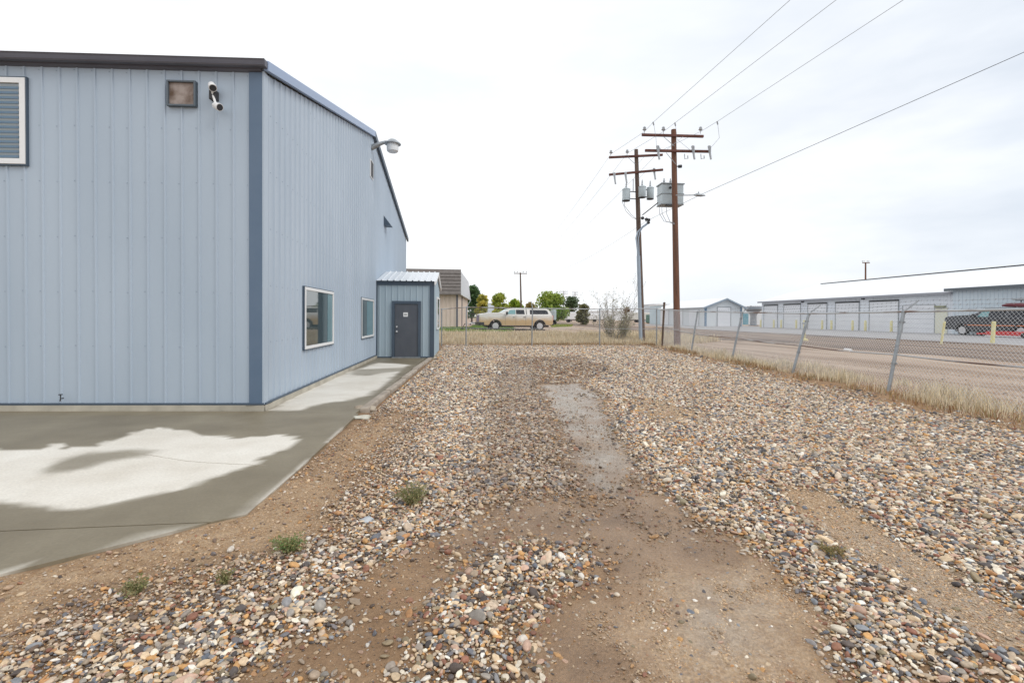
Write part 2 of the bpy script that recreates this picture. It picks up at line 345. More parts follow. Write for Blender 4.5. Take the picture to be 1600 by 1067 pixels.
ground.data.polygons.foreach_set('use_smooth', [True]*len(ground.data.polygons))
tag(ground, 'brown soil yard with wet muddy wheel tracks', 'ground', kind='structure')

# ------------------------------------------------------------ concrete slab and walkway (dry patches traced on the ground)
def sheet(name, poly, z, th, m, step, attrs=None, kind='structure'):
    """flat slab with a subdivided top clipped to polygon by snapping, plus side skirt"""
    import bmesh
    bm = bmesh.new(); vs_ = [bm.verts.new((x, y, z)) for x, y in poly]; f = bm.faces.new(vs_)
    if f.normal.z < 0: f.normal_flip()
    x0, x1 = min(p[0] for p in poly), max(p[0] for p in poly); y0, y1 = min(p[1] for p in poly), max(p[1] for p in poly)
    for k in range(1, int((x1-x0)/step)+1):
        bmesh.ops.bisect_plane(bm, geom=bm.verts[:]+bm.edges[:]+bm.faces[:], plane_co=(x0+k*step, 0, 0), plane_no=(1, 0, 0))
    for k in range(1, int((y1-y0)/step)+1):
        bmesh.ops.bisect_plane(bm, geom=bm.verts[:]+bm.edges[:]+bm.faces[:], plane_co=(0, y0+k*step, 0), plane_no=(0, 1, 0))
    be = [e for e in bm.edges if e.is_boundary]; r = bmesh.ops.extrude_edge_only(bm, edges=be)
    for v in r['geom']:
        if isinstance(v, bmesh.types.BMVert): v.co.z -= th
    me = bpy.data.meshes.new(name); bm.to_mesh(me); bm.free()
    if attrs:
        co = np.zeros(len(me.vertices)*3, np.float32); me.vertices.foreach_get('co', co); co = co.reshape(-1, 3)
        for nm, fn in attrs.items():
            a = me.attributes.new(nm, 'FLOAT', 'POINT'); a.data.foreach_set('value', fn(co[:, 0], co[:, 1]).astype(np.float32))
    me.materials.append(m); o = bpy.data.objects.new(name, me); C.objects.link(o); tag(o, kind=kind); return o
DRY = gp([(-160,700),(0,702),(60,703),(85,694),(95,696),(85,703),(150,697),(215,672),(255,667),(290,672),(310,681),(370,684),(440,679),(462,681),(470,690),(462,697),(425,710),(400,725),(340,745),(280,767),(215,780),(120,797),(60,790),(0,784),(-160,790)], .05)
DAMP = gp([(78,733),(110,716),(140,709),(205,702),(243,705),(225,713),(165,721),(120,732),(85,737)], .05)
DRYW = gp([(420,641),(440,630),(520,590),(590,566),(640,570),(600,600),(575,618),(545,625),(500,632),(470,641)], .05)
DAMPW = gp([(545,585),(560,577),(640,574),(650,579),(600,582),(575,587)], .05)
def dry(x, y):
    j = (fbm(x*1.5, y*1.5)-.5)*.25+(fbm(x*6, y*6)-.5)*.1; A = lambda p, s, k=1: 1-sst(-s, s, sdf(p, x, y)+j*k)
    soft = .015+.03*(1-sst(4.6, 5.9, y)); j = j+(fbm(x*14, y*14)-.5)*.07
    ed = sdf(SLABP, x, y); lip = (1-sst(.02, .06, -ed))*sst(.35, .55, fbm(x*2.7, y*2.7))*.7*(y < 7.2)
    return np.clip(np.maximum(np.maximum(A(DRY, soft, .6), lip), A(DRYW, .08))*(1-.85*A(DAMP, .12))*(1-.7*A(DAMPW, .1)), 0, 1)
mc = bpy.data.materials.new('concrete'); mc.use_nodes = True; t = mc.node_tree; b = t.nodes['Principled BSDF']; NN = t.nodes.new; LL = t.links.new
pos = NN('ShaderNodeNewGeometry').outputs['Position']; nb = noise(t, 1.1, 6, .6, pos); nf = noise(t, 40, 4, .6, pos)
mpw = NN('ShaderNodeMapping'); mpw.inputs['Scale'].default_value = (1, 3, 1); LL(pos, mpw.inputs[0]); ns = noise(t, 2.5, 4, .6, mpw.outputs[0])
wc = ramp(t, nb.outputs[0], [(.3, (.17,.138,.088)), (.7, (.26,.22,.15))]); dc = ramp(t, nb.outputs[0], [(.3, (.60,.55,.47)), (.7, (.76,.725,.655))])
ad = attr(t, 'dry'); cc = mixc(t, ad.outputs['Fac'], wc.outputs[0], dc.outputs[0])
sp = ramp(t, nf.outputs[0], [(.3, (.9,.9,.9)), (.7, (1.08,1.08,1.08))]); LL(mixc(t, 1.0, cc, sp.outputs[0], 'MULTIPLY'), b.inputs['Base Color'])
rr = NN('ShaderNodeMapRange'); rr.inputs[3].default_value = .46; rr.inputs[4].default_value = .85; LL(ad.outputs['Fac'], rr.inputs[0]); LL(rr.outputs[0], b.inputs['Roughness'])
bp = NN('ShaderNodeBump'); bp.inputs['Strength'].default_value = .15; bp.inputs['Distance'].default_value = .005; LL(nf.outputs[0], bp.inputs['Height']); LL(bp.outputs[0], b.inputs['Normal'])
ptsS = gp([(415, 642.5), (560, 646), (466, 733), (385, 803), (330, 815), (0, 897)], .05)
CX = cor.x; WALLX = CX                       # side wall plane
FD = Vector((-1, .057, 0)).normalized(); FN = Vector((-.057, -1, 0)).normalized()   # front wall direction and outward normal
lf = cor+FD*9; p_last = Vector((*ptsS[-1], 0)); p_pre = Vector((*ptsS[-2], 0)); ext = p_last+(p_last-p_pre).normalized()*4.5
sy = G(0, 814.5, .05).y
front = [(lf.x, lf.y-.0)]+ptsS+[(ext.x, ext.y), (lf.x, ext.y)]
# split at the saw-cut joint
jr = Vector((*gp([(330, 815)], .05)[0], 0)); jl = Vector((lf.x, jr.y-.25, 0))
up_poly = [(lf.x, lf.y), *ptsS[:5], (jl.x, jl.y)]
lo_poly = [(jl.x, jl.y-.014), (ptsS[4][0]-.02, ptsS[4][1]-.014), ptsS[5], (ext.x, ext.y), (lf.x, ext.y)]
s1 = sheet('concrete_slab', up_poly, .05, .16, mc, .09, {'dry': dry}); s1['label'] = 'wet concrete apron with a pale dry patch in front of the blue wall'
s2 = sheet('concrete_slab', lo_poly, .05, .16, mc, .3, {'dry': dry}); s2['label'] = 'wet concrete strip at the lower left beyond the joint'
VY = G(634, 559, .05).y                      # vestibule front plane
kA, kB = G(556, 642, .05), G(664, 562, .05)
walk = [(CX, cor.y+.02), (kA.x, kA.y), (kB.x, kB.y), (CX, kB.y)]
ptsS0 = ptsS
walk = [(CX+.05, ptsS[0][1]+.012), (ptsS[1][0]-.05, ptsS[1][1]+.012), (kB.x-.02, VY), (CX-.02, VY)]
s3 = sheet('walkway', walk, .05, .16, mc, .12, {'dry': dry}); s3['label'] = 'concrete walkway along the side wall to the grey door'
crk = MB(); pc = [G(x, y, .0515) for x, y in ((150,709),(200,706),(243,712),(290,720),(350,724),(415,727))]
for a_, b_c in zip(pc, pc[1:]):
    for k in range(5):
        p = a_.lerp(b_c, k/5); q = a_.lerp(b_c, (k+1)/5); p.y += random.uniform(-.008, .008); q.y += random.uniform(-.008, .008); p.z = q.z = .0508; crk.bar(p, q, random.uniform(.003, .008), .002)
ck = crk.build('crack', mat('crack_dirt', (.36,.32,.26), .9)); tag(ck, 'thin crack running across the dry patch of the slab', kind='structure')
# kerb beam along the walkway, in weathered pieces
kb = MB(); a, b_ = Vector((*ptsS[1], 0))+Vector((.03, .25, 0)), Vector((kB.x+.12, VY-.1, 0)); nk = 5
for i in range(nk):
    p = a.lerp(b_, i/nk+.004); q = a.lerp(b_, (i+1)/nk-.004); o_ = random.uniform(-.02, .02)
    kb.bar((p.x+o_, p.y, .02), (q.x+o_, q.y, .01+random.uniform(-.01, .01)), .15, .14)
ke = kb.build('kerb', mat('kerb_concrete', (.30,.25,.20), .85, 0, (.44,.38,.31), 3, 5, .5, 25), bevel=.03); tag(ke, 'low weathered kerb along the gravel edge of the walkway', 'kerb', kind='structure')

# ------------------------------------------------------------ main blue metal building
bld = thing('metal_building', (CX, cor.y, 0), 'tall grey-blue ribbed steel building with slate corner trim', 'building')
PITCH = .271
def ribbed(mb, org, dr, nr, s0, s1, zb, zt, pitch=PITCH, dep=.022, breaks=(), w1=.016, w2=.032):
    """vertical ribs extruded outward along nr"""
    pts = [s0]; offs = [0]; s = s0+pitch*.5
    org, dr, nr = Vector(org), Vector(dr), Vector(nr)
    while s < s1-.05:
        for a, o_ in ((-w2, 0), (-w1, dep), (w1, dep), (w2, 0)): pts.append(s+a); offs.append(o_)
        s += pitch
    pts.append(s1); offs.append(0)
    for bk in breaks:
        if all(abs(bk-p) > 1e-3 for p in pts):
            i = next(k for k, p in enumerate(pts) if p > bk); f = (bk-pts[i-1])/(pts[i]-pts[i-1]); offs.insert(i, offs[i-1]*(1-f)+offs[i]*f); pts.insert(i, bk)
    vs_ = []
    for p, o_ in zip(pts, offs):
        q = org+dr*p+nr*o_; vs_ += [(q.x, q.y, zb(p)), (q.x, q.y, zt(p))]
    mb.add(vs_, [(2*i, 2*i+2, 2*i+3, 2*i+1) for i in range(len(pts)-1)])
    return pts
zb0 = PX(411, 630.5, CX).z
ze = PX(402, 104, CX).z
pk = PX(582, 214, CX); fe = PX(634.5, 374, CX)
cy = cor.y
def ztop(s):
    y = cy+s
    return ze+(pk.z-ze)*(y-cy)/(pk.y-cy) if y < pk.y else pk.z+(fe.z-pk.z)*(y-pk.y)/(fe.y-pk.y)
LFW = 12.0
ow = Vector((CX, cy, 0))
mb = MB(); ribbed(mb, ow, FD, FN, .06, LFW, lambda s: zb0, lambda s: ze, dep=.018, w1=.011, w2=.020)
sc = MB()
for r_ in range(1, 8):
    z = zb0+.05+r_*.88-(.55 if r_ > 6 else 0)
    if z > ze: continue
    s = .06+PITCH*.5; k = 0
    while s < LFW:
        q = ow+FD*(s+.05)+FN*.004; q.z = z+((k*37) % 7-3)*.004
        mb.obox(q, FD*.005, FN*.003, (0, 0, .0045), 1); s += PITCH; k += 1
mb.build('front_wall', [M['siding'], M['screw']], bld)
mb = MB(); Ls = fe.y-cy; ribbed(mb, ow, (0, 1, 0), (1, 0, 0), .06, Ls, lambda s: zb0, ztop, breaks=(pk.y-cy,))
for r_ in range(1, 9):
    z = zb0+.05+r_*.95; s = .2
    while s < Ls-.3:
        if z < ztop(s)-.2: mb.obox((CX+.004, cy+s+.1, z), (0, .006, 0), (.004, 0, 0), (0, 0, .005), 1)
        s += PITCH
mb.build('side_wall', [M['siding'], M['screw']], bld)
mb = MB(); bl = ow+FD*LFW
mb.add([(CX, fe.y, zb0), (bl.x, fe.y, zb0), (bl.x, fe.y, fe.z), (CX, fe.y, fe.z)], [(0, 1, 2, 3)])
mb.add([(bl.x, bl.y, zb0), (bl.x, fe.y, zb0), (bl.x, fe.y, fe.z), (bl.x, pk.y, pk.z), (bl.x, bl.y, ze)], [(0, 1, 2, 3, 4)])
mb.build('rear_wall', M['siding'], bld)
# corner trim: two slate flanges
mb = MB(); mb.slab([ow+FD*.21+Vector((0,0,zb0-.01)), ow+Vector((0,0,zb0-.01)), ow+Vector((0,0,ze)), ow+FD*.21+Vector((0,0,ze))], FN*.032)
mb.build('corner_trim', M['corner'], bld, bevel=.006)
mb = MB(); mb.box((CX, cy-.03, zb0-.01), (CX+.03, cy+.14, ze+.02)); tr = mb.build('corner_flange', M['siding'], bld)
# base trim and foundation
mb = MB(); q0 = ow+FN*.034+FD*-.03; q1 = ow+FD*LFW+FN*.034
mb.bar((q0.x, q0.y, zb0), (q1.x, q1.y, zb0), .03, .03); mb.bar((CX+.034, cy, zb0), (CX+.034, fe.y, zb0), .03, .03)
mb.build('base_trim', M['siding_dark'], bld)
mb = MB(); n_ = 60
for (o_, dr, nr, ln, out_) in ((ow, FD, FN, LFW, .05), (ow, Vector((0, 1, 0)), Vector((1, 0, 0)), VY-cy+.4, .05)):
    vs_ = []; k = int(ln/.25)
    for i in range(k+1):
        p = o_+dr*(ln*i/k)+nr*(out_+random.uniform(-.006, .006)); 
        if i == 0: p = o_+dr*-.05+nr*.05
        zt_ = zb0-.018
        vs_ += [(p.x+nr.x*.015, p.y+nr.y*.015, -.1), (p.x, p.y, zt_), (p.x-nr.x*.3, p.y-nr.y*.3, zt_)]
    mb.add(vs_, [(3*i, 3*i+3, 3*i+4, 3*i+1) for i in range(k)]+[(3*i+1, 3*i+4, 3*i+5, 3*i+2) for i in range(k)])
mb.build('foundation', M['found'], bld)
# roof, rake trim, eave fascia
mb = MB(); OV = .12; zr = .10
A1 = ow+FN*.30; A1.z = ze-.02; 
def roofpt(p, z): return Vector((p.x, p.y, z))
f0 = ow+FN*.06; f1 = ow+FD*LFW+FN*.06
slope = (pk.z-ze)/(pk.y-cy); zfe = ze+.09-.06*slope
R0 = Vector((CX+.1, f0.y, zfe+.02)); R1 = Vector((CX+.1, pk.y, pk.z+.14)); R2 = Vector((CX+.1, fe.y+.3, fe.z+.12))
Lx = bl.x
mb.slab([R0, R1, Vector((Lx, pk.y, R1.z)), Vector((Lx, f1.y, R0.z))], (0, 0, .05)); mb.slab([R1, R2, Vector((Lx, R2.y, R2.z)), Vector((Lx, pk.y, R1.z))], (0, 0, .05))
mb.build('roof', M['galvroof'], bld)
mb = MB()
ra = [Vector((CX+.03, f0.y, zfe-.06)), Vector((CX+.03, pk.y, pk.z)), Vector((CX+.03, pk.y, pk.z+.20)), Vector((CX+.03, f0.y, zfe+.10))]
mb.slab(ra, (.08, 0, 0))
mb.build('rake_trim', M['rake'], bld, bevel=.005)
mb = MB(); mb.slab([Vector((CX+.03, pk.y+.01, pk.z)), Vector((CX+.03, fe.y+.3, fe.z-.1)), Vector((CX+.03, fe.y+.3, fe.z+.1)), Vector((CX+.03, pk.y+.01, pk.z+.20))], (.08, 0, 0))
mb.build('far_rake_trim', M['siding_dark'], bld)
mb = MB(); g0 = f0-FD*.1; g1 = f1
prof = [(0, 0), (.09, .0), (.105, .02), (.09, .03), (.105, .085), (.12, .105), (0, .105)]
vs_ = []
for p in (g0, g1):
    for o_, z in prof: q = p+FN*o_; vs_.append((q.x, q.y, zfe-.03+z))
k = len(prof); mb.add(vs_, [(i, (i+1) % k, k+(i+1) % k, k+i) for i in range(k)]+[tuple(range(k)), tuple(range(k, 2*k))[::-1]])
mb.build('eave_gutter', M['fascia'], bld)
mb = MB(); mb.slab([ow+Vector((0,0,ze)), f0+Vector((0,0,zfe-.05-0)), f1+Vector((0,0,zfe-.05)), ow+FD*LFW+Vector((0,0,ze))], (0, 0, .03)); mb.build('soffit', M['fascia'], bld)
# windows
def rect_window(parent, c, hu, hv, nrm, fw_=.06, thick=.055, name='window', panemat=None, sill=True, extra=None, trim=True):
    """frame ring with pane behind; c centre, hu,hv half axis vectors, nrm outward unit"""
    c, hu, hv, nrm = map(Vector, (c, hu, hv, nrm)); U, V = hu.normalized(), hv.normalized(); lu, lv = hu.length, hv.length
    mb = MB()
    for sg in (-1, 1):
        mb.obox(c+V*sg*(lv-fw_/2)+nrm*thick/2, U*(lu-fw_), V*fw_/2, nrm*thick/2)
        mb.obox(c+U*sg*(lu-fw_/2)+nrm*thick/2, U*fw_/2, V*lv, nrm*thick/2)
    fr = mb.build(name, M['white'], parent, bevel=.004)
    m2 = MB(); m2.obox(c+nrm*.026, U*(lu-fw_), V*(lv-fw_), nrm*.004); m2.build('pane', panemat or M['glass'], fr)
    if trim:
        m3_ = MB(); m3_.obox(c-V*(lv+.012)+nrm*.022, U*(lu+.02), V*.011, nrm*.024); m3_.obox(c+V*(lv+.010)+nrm*.022, U*(lu+.018), V*.009, nrm*.024)
        m3_.obox(c-U*(lu+.010)+nrm*.02, U*.009, V*lv, nrm*.022); m3_.obox(c+U*(lu+.010)+nrm*.02, U*.009, V*lv, nrm*.022)
        m3_.build('surround', M['siding_dark'], fr)
    return fr
def side_win(x0, x1, yt, yb, X=CX, **k):
    a = PX(x0, yt, X); b2 = PX(x1, yt+1, X); c2 = PX(x0, yb, X); cc_ = Vector((X, (a.y+b2.y)/2, (a.z+c2.z)/2))
    return rect_window(bld, cc_, (0, (b2.y-a.y)/2, 0), (0, 0, (a.z-c2.z)/2), (1, 0, 0), **k), cc_, (b2.y-a.y)/2, (a.z-c2.z)/2
w1, c1_, hy1, hz1 = side_win(473, 518.5, 448, 546)
m2 = MB(); m2.obox(c1_+Vector((.033, hy1*.74, 0)), (.002, 0, 0), (0, hy1*.19, 0), (0, 0, hz1-.065)); m2.build('curtain', M['teal'], w1)
w2, c2_, hy2, hz2 = side_win(563, 582.5, 465, 529)
m2 = MB(); m2.obox(c2_+Vector((.033, hy2*.35, 0)), (.002, 0, 0), (0, hy2*.5, 0), (0, 0, hz2-.065)); m2.build('curtain', M['teal'], w2)
side_win(578, 582.5, 248, 276, fw_=.03, thick=.03, trim=False, panemat=M['dark'])
hv_ = PX(601, 350, CX); mb = MB(); mb.add([hv_+Vector((0,-.25,.3)), hv_+Vector((0,.25,.3)), hv_+Vector((.3,-.25,-.1)), hv_+Vector((.3,.25,-.1)), hv_+Vector((0,-.25,-.1)), hv_+Vector((0,.25,-.1))], [(0,1,3,2),(0,2,4),(1,5,3),(2,3,5,4),(0,4,5,1)])
mb.build('vent_hood', M['siding_dark'], bld)
def on_front(px, py, off=0):
    d = ray(px, py); n = FN; o_ = ow+n*off; t_ = (o_-CAM).dot(n)/d.dot(n); return CAM+d*t_
# upper-left window with blinds
a = on_front(43, 124); b2 = on_front(43, 258); wv = (a.z-b2.z)/2; wc_ = a+FD*.95; wc_.z = (a.z+b2.z)/2
wf = rect_window(bld, wc_, -FD*.95, (0, 0, wv), FN, fw_=.085)
mb = MB(); nsl = 15
for i in range(nsl):
    z = wc_.z-wv+.12+i*(2*wv-.2)/nsl; mb.obox(Vector((wc_.x, wc_.y, z))+FN*.034, FD*.84, (FN.x*.003, FN.y*.003, .0), (0, 0, .018))
mb.build('blind', M['blind'], wf)
# boarded exhaust vent
a = on_front(264, 128); b2 = on_front(309, 169); vc = (a+b2)/2; hw = abs((b2-a).dot(FD))/2; hh = (a.z-b2.z)/2
fr = MB()
for sg in (-1, 1):
    fr.obox(vc+Vector((0,0,sg*(hh-.014)))+FN*.035, FD*(hw-.028), FN*.035, (0,0,.014)); fr.obox(vc+FD*sg*(hw-.014)+FN*.035, FD*.014, FN*.035, (0,0,hh))
vo_ = fr.build('exhaust_vent', mat('vent_frame', (.10,.125,.15), .5), bld, bevel=.004)
mb = MB(); mb.obox(vc+FN*.03, FD*(hw-.028), FN*.006, (0,0,hh-.028)); mb.build('board', mat('stained_board', (.36,.30,.27), .8, 0, (.12,.075,.05), 6, 6), vo_)
# ---- entry vestibule (part of the building)
vx1 = PY(676.5, 560, VY).x; vz0 = .08; vze = PY(640, 440, VY).z; far_y = VY+4.4; rid_y = VY+2.2; vzr = PY(660, 428, rid_y).z
mb = MB(); ribbed(mb, (CX, VY, 0), (1, 0, 0), (0, -1, 0), .02, vx1-CX, lambda s: vz0, lambda s: vze, pitch=.23, dep=.02)
def vgt(s): return vze+(vzr-vze)*(s/2.2) if s < 2.2 else vzr-(vzr-vze)*((s-2.2)/2.2)
ribbed(mb, (vx1, VY, 0), (0, 1, 0), (1, 0, 0), .0, 4.4, lambda s: vz0, vgt, pitch=.23, dep=.02, breaks=(2.2,))
mb.add([(CX, far_y, vz0), (vx1, far_y, vz0), (vx1, far_y, vze), (CX, far_y, vze)], [(0, 1, 2, 3)])
M['siding_v'] = mat('vestibule_siding', (.38,.47,.53), .42, 0, (.40,.49,.55), .5)
ve = mb.build('vestibule', M['siding_v'], bld)
mb = MB(); mb.box((CX+.01, VY-.05, vze-.14), (vx1+.02, VY-.025, vze+.02)); mb.box((vx1-.13, VY-.045, vz0), (vx1+.03, VY-.02, vze-.14)); mb.box((vx1+.022, VY-.02, vz0), (vx1+.04, VY+.05, vze))
mb.box((CX+.0, VY-.05, vz0), (CX+.06, VY-.022, vze-.14)); mb.box((CX+.02, VY-.045, vz0-.03), (vx1-.13, VY-.02, vz0+.02))
mb.build('slate_trim', M['siding_dark'], ve)
mb = MB(); 
for ya, za, yb_, zb_ in ((VY-.15, vze-.03, rid_y, vzr+.03), (far_y+.15, vze-.03, rid_y, vzr+.03)):
    A_ = Vector((CX+.02, ya, za+.04)); Bv = Vector((CX+.02, yb_, zb_+.04)); nn = (Bv-A_).normalized().cross(Vector((1, 0, 0))); nn = nn if nn.z > 0 else -nn
    x = CX+.02; vs_ = []; ws = vx1+.12-x; k = int(ws/.23)
    pr = []
    for i in range(k): pr += [(i*.23, 0), (i*.23+.17, 0), (i*.23+.18, .035), (i*.23+.21, .035), (i*.23+.22, 0)]
    pr.append((ws, 0))
    for s_, o_ in pr: vs_ += [A_+Vector((s_, 0, 0))+nn*o_, Bv+Vector((s_, 0, 0))+nn*o_]
    mb.add(vs_, [(2*i, 2*i+2, 2*i+3, 2*i+1) for i in range(len(pr)-1)])
mb.build('vestibule_roof', M['galvroof'], ve)
mb = MB()
mb.slab([(vx1+.05, VY-.15, vze-.12), (vx1+.05, rid_y, vzr-.08), (vx1+.05, rid_y, vzr+.06), (vx1+.05, VY-.15, vze+.01)], (.05, 0, 0)); mb.slab([(vx1+.05, rid_y, vzr-.08), (vx1+.05, far_y+.15, vze-.12), (vx1+.05, far_y+.15, vze+.01), (vx1+.05, rid_y, vzr+.06)], (.05, 0, 0))
mb.build('gable_trim', M['white'], ve)
wa = PX(681.2, 473, vx1); wb = PX(684.6, 525, vx1); ww_ = rect_window(bld, ((vx1+.02), (wa.y+wb.y)/2, 1.75), (0, 1.0, 0), (0, 0, .68), (1, 0, 0), trim=False)
dl, dr_ = PY(617, 559, VY).x, PY(653, 559, VY).x; dt = PY(635, 475, VY).z; db = .09
mb = MB(); mb.box((dl, VY-.052, db), (dr_, VY-.03, dt)); dd = mb.build('door', M['door'], bld, bevel=.003)
mb = MB(); t_ = .11; mb.box((dl-t_, VY-.085, .07), (dl-.006, VY-.02, dt+.006)); mb.box((dr_+.006, VY-.085, .07), (dr_+t_, VY-.02, dt+.006)); mb.box((dl-t_, VY-.085, dt+.006), (dr_+t_, VY-.02, dt+t_)); mb.build('frame', M['siding_dark'], dd)
mb = MB(); mb.box((dl-.1, VY-.12, .052), (dr_+.1, VY-.02, .085)); mb.build('threshold', M['galv'], dd)
kx = dl+.07; mb = MB(); mb.lathe((kx, VY-.052, db+.95), [(.035, 0), (.035, -.01), (.015, -.02), (.015, -.04), (.03, -.055), (.03, -.075), (.012, -.085)], 14, 'y'); mb.build('door_knob', M['chrome'], dd, smooth=True)
mb = MB(); mb.lathe((kx, VY-.052, db+1.13), [(.032, 0), (.032, -.02), (.022, -.028)], 14, 'y'); mb.build('deadbolt', M['chrome'], dd, smooth=True)
nc = PY(634, 491.5, VY); mb = MB(); mb.box((nc.x-.085, VY-.057, nc.z-.08), (nc.x+.085, VY-.054, nc.z+.08)); ntc = mb.build('notice', M['white'], dd)
mb = MB()
for i, (dx, wd, hh_) in enumerate(((-.045, .018, .04), (-.018, .02, .03), (.01, .018, .045), (.04, .02, .035))): mb.box((nc.x+dx-wd/2, VY-.0595, nc.z-hh_/2), (nc.x+dx+wd/2, VY-.0575, nc.z+hh_/2))
mb.build('printed_marks', M['dark'], ntc)
mb = MB(); mb.box((CX, VY-.03, -.05), (vx1+.02, far_y, vz0)); mb.build('vestibule_footing', M['found'], ve)
# ---- wall light with arm, security lights, outdoor tap
wl = PX(580.5, 231, CX); t1 = PY(603, 222, wl.y); t2 = PY(618, 226, wl.y)
o = thing('wall_lamp', wl, 'arm-mounted yard light high on the side wall near the gable peak', 'lamp')
mb = MB(); mb.tube([wl, wl.lerp(t1, .5)+Vector((0,0,.02)), t1, t1+Vector((.2, 0, .0))], [.10, .075, .05, .05], 10); mb.build('arm', M['galv'], o, smooth=True)
hc = t2+Vector((-.1, 0, .02)); mb = MB(); mb.lathe(hc, [(.05, .16), (.12, .14), (.27, .02), (.29, 0), (.29, -.02)], 20); mb.build('lamp_head', M['galv'], o, smooth=True)
mb = MB(); mb.lathe(hc, [(.2, -.02), (.21, -.15), (.2, -.26), (.15, -.3)], 20); mb.build('lamp_globe', M['lampglass'], o, smooth=True)
q = on_front(337, 152); o = thing('security_light', q, 'twin-headed white and black security light beside the boarded vent', 'security light')
mb = MB(); mb.obox(q+FN*.05, FD*.055, FN*.05, (0,0,.075)); mb.build('junction_box', M['dark'], o, bevel=.01)
for (px, py, d_) in ((331, 134, 1), (338, 166, -1)):
    h = on_front(px, py, .14); mb = MB(); mb.tube([q+FN*.08, h-Vector((0,0,.0))], .018, 8); dirv = (Vector((.4, -.5, -.6)) if d_ == 1 else Vector((.7, -.4, -.35))).normalized()
    mb.tube([h-dirv*.07, h-dirv*.03, h+dirv*.07, h+dirv*.09], [.03, .05, .062, .06], 14); ho = mb.build('lamp_head', M['white'], o, smooth=True)
    mb = MB(); mb.tube([h+dirv*.088, h+dirv*.095], .05, 14); mb.build('lens', M['dark'], ho)
q = on_front(99, 622, .06); o = thing('outdoor_tap', q, 'tiny dark outdoor tap low on the front wall', 'tap')
mb = MB(); mb.tube([q, q+FN*.05, q+FN*.06-Vector((0,0,.04))], .010, 8); mb.tube([q+FN*.05, q+FN*.05+Vector((0,0,.06))], .008, 6); mb.build('spout', M['dark'], o); mb = MB(); mb.lathe(q+FN*.05+Vector((0,0,.06)), [(.028, 0), (.028, .012)], 10); mb.build('handle', M['dark'], o)
# ------------------------------------------------------------ chain-link fences
def tz(x, y): return float(terrain(np.array([[x]], float), np.array([[y]], float))[0, 0])
def post_at(bx, by, tx, ty, z=0.0):
    b_ = G(bx, by, z); t_ = PY(tx, ty, b_.y); return b_, t_
def link_panel(mb, b0, t0, b1, t1, cell=.055, r=.0021):
    """real diagonal wires between two (leaning) post lines"""
    b0, t0, b1, t1 = map(Vector, (b0, t0, b1, t1)); Lw = (b1-b0).length; H = ((t0-b0).length+(t1-b1).length)/2
    P = lambda s, h: b0.lerp(b1, s/Lw).lerp(t0.lerp(t1, s/Lw), h/H)
    nrm = (b1-b0).cross(t0-b0).normalized()
    k = -H
    while k < Lw:
        for sg in (1, -1):
            s0, s1 = (k, k+H) if sg == 1 else (k+H, k); h0, h1 = 0, H
            # clip s to [0, Lw]
            def clip(s0, h0, s1, h1):
                if s0 < 0: f = (0-s0)/(s1-s0); s0, h0 = 0, h0+(h1-h0)*f
                if s0 > Lw: f = (Lw-s0)/(s1-s0); s0, h0 = Lw, h0+(h1-h0)*f
                return s0, h0
            if max(s0, s1) <= 0 or min(s0, s1) >= Lw: continue
            a = clip(s0, h0, s1, h1); c_ = clip(s1, h1, s0, h0)
            p, q = P(*a), P(*c_)
            if (q-p).length < .03: continue
            d = (q-p).normalized(); sx = d.cross(nrm)*r; o1 = nrm*r*1.2*sg
            vs_ = [p+sx+o1, p-sx+o1, p-o1*.5, q+sx+o1, q-sx+o1, q-o1*.5]
            mb.add(vs_, [(0, 3, 4, 1), (1, 4, 5, 2), (2, 5, 3, 0)])
        k += cell*1.414
M['mesh'] = mat('mesh_wire', (.42,.44,.46), .4, .4)
M['railmix'] = mat('galvanised_rail', (.50,.53,.55), .4, .35, (.20,.13,.10), 1.3, 5, lo=.50, hi=.66)
M['rail2'] = mat('rusted_tension_pipe', (.48,.50,.52), .5, .2, (.16,.10,.08), .45, 5, stretch=(1, 1, 1), lo=.46, hi=.56)
RP = [post_at(1034.5, 541, 1038, 473), post_at(1080, 551, 1090, 487), post_at(1143.5, 562, 1160, 488), post_at(1238.5, 583, 1264, 490), post_at(1388, 611, 1412, 487)]
step = (RP[4][0]-RP[3][0]); RP.append((RP[4][0]+step*1.0+Vector((0,0,0)), RP[4][1]+step*1.0+Vector((.0,0,.02)))); RP.append((RP[5][0]+step, RP[5][1]+step))
RPt = [RP[0][1].copy()]+[p[1] for p in RP[1:]]
RPt[0] = PY(1038, 483, RP[0][0].y)
fence = thing('chain_link_fence', RP[0][0], 'leaning chain-link fence with barbed wire between the gravel yard and the road', 'fence')
for i, (b_, t_) in enumerate(RP):
    r_ = .038 if i else .06
    mb = MB(); mb.tube([b_-(t_-b_).normalized()*.3, t_ if i else t_], r_, 12); mb.lathe(t_, [(r_+.008, -.05), (r_+.008, .01), (.01, .04)], 12)
    po = mb.build('post', M['galv'] if i else M['woodg'], fence, smooth=True)
    if i >= 2:
        ax, az = .37, .26; e_ = t_+Vector((ax, 0, az)); mb = MB(); mb.bar(t_+Vector((0,0,.0)), e_, .03, .02, upv=(0, 1, 0)); mb.build('barb_arm', M['galv'], po)
        for h_ in (.35, .87):
            m_ = b_.lerp(t_, h_); mb = MB(); mb.lathe(m_, [(r_+.012, -.022), (r_+.012, .022)], 12); mb.obox(m_+Vector((0, -.055, 0)), (.008, 0, 0), (0, .03, 0), (0, 0, .018)); mb.build('band_clamp', M['galv'], po)
mb = MB(); mb.tube([PY(1025, 483, RP[0][0].y)]+[t_+Vector((0,0,.0)) for t_ in RPt[1:]], .022, 8); mb.build('top_rail', M['railmix'], fence, smooth=True)
mid = [b_.lerp(t_, .46) for b_, t_ in RP]
mb = MB(); pts = []
